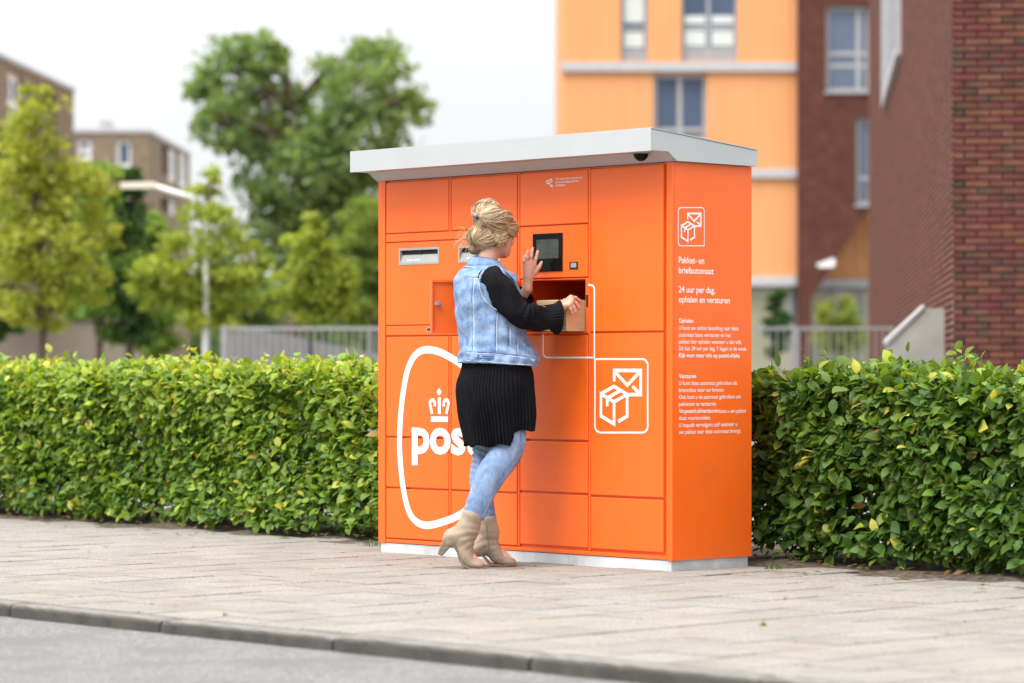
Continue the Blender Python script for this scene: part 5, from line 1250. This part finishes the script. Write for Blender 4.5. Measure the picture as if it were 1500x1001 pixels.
# right lapel hanging beside the open front
lap = MB(); P0, P1, P2, P3 = W(738, 395, 14.235), W(757, 404, 14.26), W(756, 415, 14.25), W(744, 402, 14.225)
lap.add([P0, P1, P2, P3], [(0, 1, 2, 3)]); lo = lap.build('lapel', M_denim, vt, world=True); lo.modifiers.new('s', 'SOLIDIFY').thickness = .005
fp = MB(); q = [W(746, 404, 14.245), W(756, 414, 14.27), W(764, 432, 14.285), W(775, 455, 14.30), W(782, 472, 14.31), W(768, 472, 14.26), W(758, 445, 14.245)]
fp.add(q, [(0, 1, 6), (1, 2, 6), (2, 3, 5, 6), (3, 4, 5)]); fo = fp.build('front_panel', M_denim, vt, world=True); fo.modifiers.new('s', 'SOLIDIFY').thickness = .005
# sleeves
def sleeve(keys, ribs=30, amp=.0024, nr=8, na=120, flare=0, seed=0):
    K = catmull(keys, nr); n = len(K); V = []; pts = [W(*k[:3]) for k in K]; prev = None
    for i, p in enumerate(pts):
        d = (pts[min(i+1, n-1)] - pts[max(i-1, 0)]).normalized(); a = UP.cross(d) if prev is None else prev - d * prev.dot(d); a.normalize(); prev = a; b_ = d.cross(a); t = i / (n - 1)
        for k in range(na):
            ph = 2 * PI * k / na; rr = K[i][3] + amp * (abs((ph * ribs / PI) % 2 - 1) - .5) * 2 + .004 * math.sin(ph * 2 + t * 19 + seed) + .003 * math.sin(ph * 3 - t * 31)
            rr += .007 * math.exp(-((t - .55) / .09) ** 2) * math.sin(t * 95 + math.sin(ph) * 2) * (.5 + .5 * math.cos(ph - 1.2))
            V.append(p + a * math.cos(ph) * rr + b_ * math.sin(ph) * rr * (1 + .12 * t))
    Fc = [(i*na+k, (i+1)*na+k, (i+1)*na+(k+1) % na, i*na+(k+1) % na) for i in range(n-1) for k in range(na)]
    Fc.append(tuple(range(na)))
    o = mesh('sleeve', V, Fc, M_knit, tn, True, True); m = o.modifiers.new('s', 'SOLIDIFY'); m.thickness = -.002; return o
slv = sleeve([(715, 399, 14.20, .045), (721, 409, 14.175, .062), (733, 426, 14.16, .066), (748, 446, 14.155, .062), (762, 460, 14.165, .060), (778, 465.5, 14.185, .056), (796, 466, 14.21, .055), (809, 465.5, 14.228, .064), (819, 465.5, 14.238, .074)])
sleeve([(690, 402, 14.42, .04), (687, 411, 14.45, .058), (702, 430, 14.50, .06), (720, 455, 14.54, .056), (735, 475, 14.55, .054), (750, 457, 14.53, .050), (761, 442, 14.505, .050), (769, 430, 14.485, .048)], seed=2)
from mathutils.bvhtree import BVHTree
def tree_of(o): return BVHTree.FromPolygons([o.matrix_world @ v.co if False else v.co for v in o.data.vertices], [tuple(p.vertices) for p in o.data.polygons])
T_v, T_s = tree_of(vt), tree_of(slv)
def onsurf(px, py, trees, off):                          # the point of the garment that lies under a measured spot
    o = Vector((0, 0, CAMZ)); d = Vector(((px - CX) / FPX, 1, (HY - py) / FPX)).normalized(); best = None
    for t in trees:
        h = t.ray_cast(o, d)
        if h[0] is not None and (best is None or h[3] < best[1]): best = (h[0], h[3])
    return (best[0] - d * off) if best else None
def sline_(pts, r_, mat, name, off, trees=None, parent=None, n=9):
    P = []
    for (x0, y0), (x1, y1) in zip(pts, pts[1:]):
        for i in range(n):
            q = onsurf(x0 + (x1 - x0) * i / n, y0 + (y1 - y0) * i / n, trees or [T_v], off)
            if q is not None: P.append(q)
    q = onsurf(*pts[-1], trees or [T_v], off)
    if q is not None: P.append(q)
    if len(P) > 2: seam(P, r_, mat, name, parent)
arm_pts = [(748, 399), (741, 393), (733, 389.5), (725, 389), (716, 391), (709, 396.5), (704.5, 404), (703, 413), (704, 423), (707.5, 433), (713, 442), (720, 449), (728, 455)]
sline_(arm_pts, .0042, M_denim, 'armhole_edge', .004, [T_v, T_s])
sline_([(p[0] - 1.6, p[1] - .6) for p in arm_pts[3:]], .0015, M_thread, 'armhole_stitch', .0075, [T_v, T_s])
for L_pts, dx in (([(693.5, 406), (691, 435), (692.5, 476), (692, 514)], 2.0), ([(727, 456), (725.5, 476), (725.5, 516)], 2.0), ([(756, 489), (756.5, 520)], 2.2), ([(768, 489), (770, 522)], 2.2)):
    sline_(L_pts, .0022, M_denim_dk, 'seam', .0045); sline_([(x + dx, y) for x, y in L_pts], .0017, M_thread, 'seam', .0048)
sline_([(674, 405), (703, 407)], .0026, M_denim_dk, 'yoke_seam', .0045); sline_([(674, 407), (703, 409)], .0016, M_thread, 'yoke_seam', .0048)
sline_([(743.5, 479), (744.5, 507)], .0032, M_denim_dk, 'pocket_welt', .0045); sline_([(747, 479), (748, 507)], .0016, M_thread, 'pocket_welt', .0048)
sline_([(679, 515), (725, 517), (760, 521), (783, 525)], .0026, M_denim_dk, 'waistband_seam', .0045); sline_([(679, 517), (725, 519), (760, 523), (783, 527)], .0015, M_thread, 'waistband_seam', .0048)
sline_([(680, 528), (725, 531), (760, 534), (782, 535)], .0016, M_thread, 'hem_stitch', .0048)
sline_([(699, 521), (724, 522.5)], .0050, M_denim_dk, 'waist_tab', .0040); sline_([(699, 524), (724, 525.5)], .0050, M_denim_dk, 'waist_tab', .0040)
for px, py in ((697.5, 522), (704, 522.5), (779.5, 503), (781, 528)):
    q = onsurf(px, py, [T_v], .004)
    if q is not None: d = (Vector((0, 0, CAMZ)) - q).normalized(); MB().tube([q, q + d * .004], .0055, 10).build('stud', M_chrome, vt, world=True)
# jeans
def jleg(keys, seed, na=72, nr=14):
    K = catmull(keys, nr); n = len(K); V = []; pts = [W(*k[:3]) for k in K]; prev = None
    for i, p in enumerate(pts):
        d = (pts[min(i+1, n-1)] - pts[max(i-1, 0)]).normalized(); a = PL_ - d * PL_.dot(d) if prev is None else prev - d * prev.dot(d); a.normalize(); prev = a; b_ = d.cross(a); t = i / (n - 1)
        for k in range(na):
            ph = 2 * PI * k / na; cr_k = math.exp(-((t - .45) / .10) ** 2) + .8 * math.exp(-((t - .97) / .06) ** 2) + .25
            sn = math.sin(t * 58 + 2.2 * math.sin(ph + seed) + .8 * math.sin(2 * ph) + seed); rr = K[i][3] + .0095 * cr_k * (1 - 2 * abs(sn) ** .6) * .6 * (.55 + .45 * math.cos(ph * 1.0 + seed)) + .002 * math.sin(ph * 4 + t * 20 + seed)
            V.append(p + a * math.cos(ph) * rr * .94 + b_ * math.sin(ph) * rr * 1.04)
    return V, [(i*na+k, (i+1)*na+k, (i+1)*na+(k+1) % na, i*na+(k+1) % na) for i in range(n-1) for k in range(na)], pts, K
jm = MB(); v1, f1_, rp, rK = jleg(RLk, 0.4); jm.add(v1, f1_); v2, f2_, lpn, lK = jleg(LLk, 2.2); jm.add(v2, f2_)
jn = jm.build('jeans', M_jeans, pn, smooth=True, world=True); m = jn.modifiers.new('s', 'SOLIDIFY'); m.thickness = .003; m.offset = 1
# outer seam of the right leg, studded towards the hem
sp_ = [p + (PF * .55 - PL_ * .80).normalized() * (k[3] + .0035) for p, k in zip(rp, rK)]
seam(sp_[22:], .0018, M_denim_dk, 'leg_seam', jn)
for i in range(len(sp_) - 14, len(sp_), 2):
    MB().tube([sp_[i] + PF * .006, sp_[i] + PF * .006 + (-PL_) * .002], .0016, 6).build('stud', M_thread, jn, world=True)
# ---- boots
def boot(shaft, heelp, foot, sole, heelblk, Y, lab, zipl=None):
    s = SDF(np.array(W(640, 845, Y - .1)) * [1, 0, 1] + [0, Y - .1, 0], np.array(W(765, 735, Y + .1)) * [1, 0, 1] + [0, Y + .1, 0], .0028)
    s.chain([(W(px, py, Y), r_) for px, py, r_ in shaft], .02); s.chain([(W(px, py, Y), r_) for px, py, r_ in heelp], .02)
    for (px, py, rx, rz, ang_) in foot:
        ca_, sa_ = math.cos(math.radians(ang_)), math.sin(math.radians(ang_)); s.ell(W(px, py, Y), (rx, .042, rz), [Vector((ca_, 0, -sa_)), Vector((0, 1, 0)), Vector((sa_, 0, ca_))], .025)
    top = shaft[0]; d = (W(shaft[0][0], shaft[0][1], Y) - W(shaft[1][0], shaft[1][1], Y)).normalized(); c = W(top[0], top[1], Y) + d * .072
    s.ell(c, (.065, .065, .06), None, .004, carve=True)
    V, F = s.mesh(); V = np.array(V)
    axc = np.array(W(shaft[1][0], shaft[1][1], Y)); rad = V - axc; rad[:, 2] = 0; rad /= np.linalg.norm(rad, axis=1)[:, None] + 1e-9; zc = V[:, 2] - axc[2]; an = np.arctan2(rad[:, 1], rad[:, 0])
    wr = np.sin(zc * 190 + 1.8 * np.sin(an * 1.5 + 1) + zc * 60 * np.cos(an)) * np.exp(-((zc + .045) / .055) ** 2) + .5 * np.sin(zc * 90 + an * 3)
    V = V + rad * (wr * .0017)[:, None]
    o = fast_mesh('boot', V, F, M_boot, pn, world=True, smooth=True); o['label'] = lab
    m = MB()                                            # sole: a bent board following the underside
    for (a, b_) in zip(sole, sole[1:]):
        p, q = W(a[0], a[1], Y), W(b_[0], b_[1], Y); t_ = .011
        dd = (q - p).normalized(); nn = Vector((-dd.z, 0, dd.x))
        m.add([p + Vector((0, -a[2], 0)), p + Vector((0, a[2], 0)), q + Vector((0, b_[2], 0)), q + Vector((0, -b_[2], 0)), p + Vector((0, -a[2], 0)) + nn * t_, p + Vector((0, a[2], 0)) + nn * t_, q + Vector((0, b_[2], 0)) + nn * t_, q + Vector((0, -b_[2], 0)) + nn * t_],
              [(0, 1, 2, 3), (4, 7, 6, 5), (0, 4, 5, 1), (1, 5, 6, 2), (2, 6, 7, 3), (3, 7, 4, 0)])
    so = fixn(m.build('sole', M_sole, o, world=True)); mm = so.modifiers.new('b', 'BEVEL'); mm.width = .003; mm.segments = 2
    (ax_, ay), (bx_, by), (cx_, cy_), (dx2, dy2) = heelblk; h = MB()
    pts = [W(ax_, ay, Y), W(bx_, by, Y), W(cx_, cy_, Y), W(dx2, dy2, Y)]; wd = (.026, .026, .020, .020)
    v = [p + Vector((0, -w, 0)) for p, w in zip(pts, wd)] + [p + Vector((0, w, 0)) for p, w in zip(pts, wd)]
    h.add(v, [(0, 1, 2, 3), (4, 7, 6, 5), (0, 4, 5, 1), (1, 5, 6, 2), (2, 6, 7, 3), (3, 7, 4, 0)]); ho = fixn(h.build('heel', M_heel, o, world=True)); mm = ho.modifiers.new('b', 'BEVEL'); mm.width = .007; mm.segments = 3
    if zipl:
        zp = [W(px, py, Y) + Vector((0, -off, 0)) for px, py, off in zipl]; MB().tube(zp, .0028, 6).build('zip', pmat('zip_grey', (.20, .17, .16), rough=.4), o, world=True)
    return o
boot([(691, 757, .050), (686, 774, .050), (681, 790, .047)], [(675, 782, .045), (663, 787, .038), (659, 792, .034)],
     [(681, 806, .046, .040, 62), (684, 819, .040, .036, 45), (696, 827, .044, .023, 6)],
     [(654, 794, .026), (663, 799, .030), (669, 809, .032), (672, 820, .036), (678, 829.5, .042), (688, 834.6, .044), (700, 835.4, .042), (711, 834.2, .026)],
     [(650.5, 787), (661, 800), (647.5, 815), (640.5, 811)], 14.14, 'boot with raised heel nearest the viewer')
boot([(714, 764, .046), (716, 780, .047), (716, 795, .046)], [(711, 797, .044), (703, 803, .036), (700, 805, .032)],
     [(724, 808, .050, .036, 42), (733, 819, .044, .030, 22), (745, 823, .036, .022, 4)],
     [(694, 811, .026), (702, 812, .030), (709, 818, .032), (715, 826, .038), (724, 829.6, .044), (738, 830.2, .044), (750, 829.4, .036), (757, 828, .022)],
     [(690.5, 806), (700, 812), (697.5, 824), (692, 823)], 14.31, 'boot planted further from the viewer', zipl=[(712.5, 768, .050), (714.5, 785, .0505), (716, 797, .049), (716.5, 812, .044)])
# ---- jewellery
def ringt(c, nrm, rad, r_, name, mat, beads=0):
    a = nrm.orthogonal().normalized(); b_ = nrm.cross(a); P = [c + (a * math.cos(2*PI*k/24) + b_ * math.sin(2*PI*k/24)) * rad for k in range(25)]
    MB().tube(P, [r_ * (1 + (.35 if beads and k % 2 else 0)) for k in range(25)], 6, False).build(name, mat, pn, smooth=True, world=True)
fd_ = (RWr - RE).normalized()
ringt(RWr + fd_ * .006, fd_, .0275, .0048, 'bracelet', M_black, 1); ringt(RWr + fd_ * .016, fd_, .0265, .0035, 'bracelet', pmat('brown_beads', (.10, .05, .035), rough=.4), 1); ringt(RWr - fd_ * .004, fd_, .0285, .003, 'bracelet', M_chrome, 1)
ringt(W(839.3, 441, 14.265), (W(844, 444.5, 14.27) - rk[1]).normalized(), .0103, .0018, 'finger_ring', M_chrome)
MB().tube([H(.004, -.081, -.045), H(.004, -.082, -.054)], [.002, .004], 8).build('earring', M_chrome, pn, world=True)

# ---- hair: massed forms with strands combed over them
hs_ = SDF(np.array(HC) - .17, np.array(HC) + .17, .0036)
E1 = (H(-.022, 0, .042), np.array((.093, .082, .080)))                    # cap
puff = (W(713, 314, 14.325), np.array((.068, .068, .062)))                 # raised crown
roll = (W(708, 349, 14.31), np.array((.068, .070, .064)))                  # gathered mass at the back
E4 = (H(.030, -.052, .020), np.array((.055, .034, .045)))                 # sweep over the near temple
E5 = (H(.030, .052, .020), np.array((.055, .034, .045)))
ax_l = [list(v) for v in (hF, hL, hU)]
hs_.ell(E1[0], E1[1], ax_h, .02); hs_.ell(puff[0], puff[1], ax_h, .03); hs_.ell(roll[0], roll[1], ax_h, .03); hs_.ell(E4[0], E4[1], ax_h, .02); hs_.ell(E5[0], E5[1], ax_h, .02)
hs_.ell(W(695, 366, 14.30), (.030, .034, .024), ax_h, .015); hs_.ell(H(-.02, -.066, -.03), (.035, .022, .05), ax_h, .02); hs_.ell(H(-.02, .066, -.03), (.035, .022, .05), ax_h, .02)
hs_.ell(H(.105, 0, -.045), (.07, .075, .10), ax_h, .01, carve=True)
V, F = hs_.mesh()
hv = np.array(V); hrand = np.sin(hv[:, 2] * 41 + hv[:, 0] * 33) * .25 + .4
base_c = np.array((.15, .095, .05))[None] + (np.array((.24, .16, .085)) - np.array((.15, .095, .05)))[None] * hrand[:, None]
hr = fast_mesh('hair', V, F, M_hair, pn, cols=base_c, world=True, smooth=True)
rh = np.random.default_rng(17)
pal_h = np.array([(.64, .455, .265), (.77, .59, .385), (.46, .30, .16), (.27, .17, .085), (.86, .72, .53), (.16, .10, .055)])
sv = []; sf = []; scol = []
def strand(P, r0, c):
    P = np.array(P); n = len(P); T = np.gradient(P, axis=0); T /= np.linalg.norm(T, axis=1)[:, None] + 1e-9
    a = np.cross(T, np.array([.31, .77, .55])); a /= np.linalg.norm(a, axis=1)[:, None] + 1e-9; b_ = np.cross(T, a); k0 = len(sv)
    for i in range(n):
        rr = r0 * (1 - .6 * abs(2 * i / (n - 1) - 1) ** 2)
        for k in range(3): an = 2 * PI * k / 3; sv.append(P[i] + (a[i] * math.cos(an) + b_[i] * math.sin(an)) * rr); scol.append(c)
    for i in range(n - 1):
        for k in range(3): sf.append((k0 + i*3+k, k0 + i*3+(k+1) % 3, k0 + (i+1)*3+(k+1) % 3, k0 + (i+1)*3+k))
Hm = np.array([list(hF), list(hL), list(hU)])            # rows: head axes in world
def comb(E, d0, d1, spread, count, lift=(.99, 1.07), seg=12, wmul=1.0, mids=None, pals=(0, 1, 2, 3, 4)):
    c = np.array(E[0])
    for _ in range(int(count * 1.7)):
        off = rh.normal(size=3) * spread * 1.1
        a = np.array(d0, float) + off; b_ = np.array(d1, float) + off * .45 + rh.normal(size=3) * spread * .25; P = []; lf_ = rh.uniform(lift[0], lift[1] + .03); tw_ = rh.normal() * .07; ph = rh.uniform(0, 6)
        md = None if mids is None else np.array(mids, float) + off * .8
        for i in range(seg):
            t = i / (seg - 1); q = a * (1 - t) + b_ * t if md is None else a * (1 - t) ** 2 + 2 * md * t * (1 - t) + b_ * t * t
            q = q / (np.linalg.norm(q) + 1e-9); rr = lf_ + tw_ * math.sin(t * PI) + .012 * math.sin(t * 9 + ph)
            P.append(c + ((q * E[1] * rr) @ Hm))
        cc = pal_h[rh.choice(pals)] * rh.uniform(.85, 1.15); strand(P, rh.uniform(.0007, .0019) * wmul, cc)
# crown puff: from the parting in front back over the top to the clip
comb(puff, (.75, -.35, .55), (-.75, -.55, -.25), .22, 150, mids=(.0, -.3, 1.25), pals=(0, 1, 1, 4, 2))
comb(puff, (.75, .3, .55), (-.85, .2, -.2), .25, 90, mids=(.0, .2, 1.25))
comb(puff, (.45, -.85, .1), (-.80, -.55, -.15), .16, 90, mids=(-.1, -1.0, .45))
# cap and temple sweep
comb(E1, (.93, -.30, .30), (-.55, -.80, .05), .15, 150, mids=(.35, -1.0, .75), lift=(1.0, 1.08), pals=(0, 1, 2, 3, 4))
comb(E4, (.95, .0, .20), (-.9, -.45, -.15), .20, 120, mids=(.1, -1.2, .35), lift=(1.0, 1.10), pals=(0, 1, 2, 3, 2))
comb(E1, (.93, .30, .30), (-.55, .80, .05), .15, 80, mids=(.35, 1.0, .75), lift=(1.0, 1.06))
E6 = (H(-.02, -.066, -.03), np.array((.036, .024, .052)))
comb(E6, (.8, -.5, .5), (-.9, -.5, -.3), .30, 90, mids=(.0, -1.2, -.2), lift=(1.0, 1.10), pals=(0, 1, 2, 3))
comb(E4, (.7, -.6, -.3), (-.9, -.6, .2), .25, 60, mids=(-.1, -1.1, -.4), lift=(1.0, 1.1), pals=(0, 1, 2, 3))
# gathered roll: looping bands, darker in the folds
comb(roll, (.55, -.75, .5), (-.75, -.55, -.45), .20, 130, mids=(.2, -1.3, -.75), lift=(1.0, 1.12), pals=(0, 1, 2, 3, 4))
comb(roll, (.75, -.55, .1), (-.70, -.4, -.75), .18, 110, mids=(.3, -.9, -1.2), lift=(.99, 1.08), pals=(0, 2, 3, 1))
comb(roll, (-.1, -.85, .75), (-.95, -.2, -.3), .20, 120, mids=(-1.2, -.9, .3), lift=(1.0, 1.14), pals=(1, 4, 0, 2))
comb(roll, (-.3, .5, .8), (-.8, .5, -.5), .25, 80, mids=(-1.2, .7, .2), lift=(1.0, 1.08))
comb((W(712, 336, 14.27), np.array((.034, .02, .022))), (.9, -.4, .2), (-.9, -.4, .1), .25, 46, mids=(0, -1.2, -.9), lift=(1.0, 1.3), pals=(3, 2, 5, 0))
# locks following the way the hair is pinned up, laid on the massed form
T_h = BVHTree.FromPolygons([v.co for v in hr.data.vertices], [tuple(p.vertices) for p in hr.data.polygons])
def locks(ctrl, count, jit, pals, w=(.0007, .0017), lift=(.0005, .006)):
    for _ in range(count):
        j0 = rh.normal(size=2) * jit; pts = [(660 + (x + j0[0] + rh.normal() * jit * .25) / 8.345, 280 + (y + j0[1] + rh.normal() * jit * .25) / 8.345) for x, y in ctrl]
        K = catmull(pts, 5); P = []; lf_ = rh.uniform(*lift)
        for i, (x, y) in enumerate(K):
            q = onsurf(x, y, [T_h], lf_ + .003 * math.sin(PI * i / (len(K) - 1)))
            if q is not None: P.append(np.array(q))
        if len(P) < 5 or max(np.linalg.norm(np.diff(np.array(P), axis=0), axis=1)) > .03: continue
        strand(P, rh.uniform(*w), pal_h[rh.choice(pals)] * rh.uniform(.85, 1.15))
LT = (0, 1, 0, 4, 2, 3)
for c_ in ([(320, 310), (262, 250), (300, 160), (380, 110)], [(330, 300), (320, 210), (390, 140), (470, 105)], [(345, 295), (390, 200), (470, 150), (560, 160)], [(350, 298), (440, 220), (530, 190), (600, 205)]): locks(c_, 60, 16, LT)
for c_ in ([(690, 215), (620, 235), (480, 270), (350, 298)], [(720, 260), (640, 265), (500, 290), (360, 306)], [(710, 320), (640, 310), (500, 320), (360, 314)], [(720, 380), (640, 370), (500, 355), (370, 322)]): locks(c_, 50, 15, LT)
for c_ in ([(690, 440), (600, 450), (480, 400), (370, 335)], [(670, 500), (580, 490), (470, 430), (375, 345)]): locks(c_, 50, 14, (2, 5, 3, 0, 3))
for c_ in ([(330, 340), (260, 400), (225, 500), (260, 600)], [(350, 360), (290, 440), (280, 540), (320, 640)], [(370, 380), (330, 450), (350, 540), (420, 600)]): locks(c_, 46, 16, LT)
for c_ in ([(560, 470), (520, 560), (430, 620), (320, 640)], [(610, 520), (560, 610), (460, 670), (340, 690)], [(640, 580), (590, 670), (500, 715), (400, 735)], [(500, 440), (470, 510), (400, 560), (340, 560)], [(660, 640), (620, 700), (540, 745), (450, 755)]): locks(c_, 50, 15, (0, 1, 2, 3, 4, 0))
locks([(420, 400), (380, 430), (400, 470), (470, 470)], 26, 12, (3, 5, 3, 2)); locks([(290, 650), (270, 700), (330, 740), (420, 750)], 30, 12, (3, 5, 2))
# wisps at the nape, neck and brow
for _ in range(46):
    p = np.array(W(rh.uniform(676, 690), rh.uniform(332, 362), 14.30)); d = np.array([-rh.uniform(.01, .055), rh.normal() * .02, -rh.uniform(-.005, .05)]); q = rh.normal(size=3) * .008
    strand([p + d * t + q * math.sin(t * PI) + np.array([0, 0, -.02 * t * t]) for t in np.linspace(0, 1, 9)], rh.uniform(.0004, .0009), pal_h[rh.choice((0, 1, 4))])
for _ in range(34):
    p = np.array(H(rh.uniform(.01, .06), -.066, rh.uniform(-.03, .03))); d = np.array([rh.normal() * .012 - .004, -.004, -rh.uniform(.03, .09)])
    strand([p + d * t + np.array([.006, 0, 0]) * math.sin(t * 4 + 1) for t in np.linspace(0, 1, 9)], rh.uniform(.0005, .0010), pal_h[rh.choice((0, 1, 4, 2))])
for _ in range(40):
    p = np.array(H(.065, rh.uniform(-.05, .04), .085)); d = np.array(hF) * rh.uniform(.015, .05) - np.array(hU) * rh.uniform(.02, .10) - np.array(hL) * .01
    strand([p + d * t + np.array(hF) * .015 * math.sin(t * PI) for t in np.linspace(0, 1, 9)], rh.uniform(.0005, .0010), pal_h[rh.choice((0, 1, 4))])
tag(fast_mesh('strands', np.array(sv), np.array(sf), M_hair, hr, cols=np.array(scol), world=True, smooth=True), kind='stuff')
p = W(697.5, 318, 14.255)
q = MB(); q.tube([p + Vector((-.010, .004, .006)), p, p + Vector((.010, -.002, -.008))], [.005, .0085, .005], 8); q.build('hair_clip', pmat('navy_clip', (.02, .022, .05), rough=.3), hr, world=True)
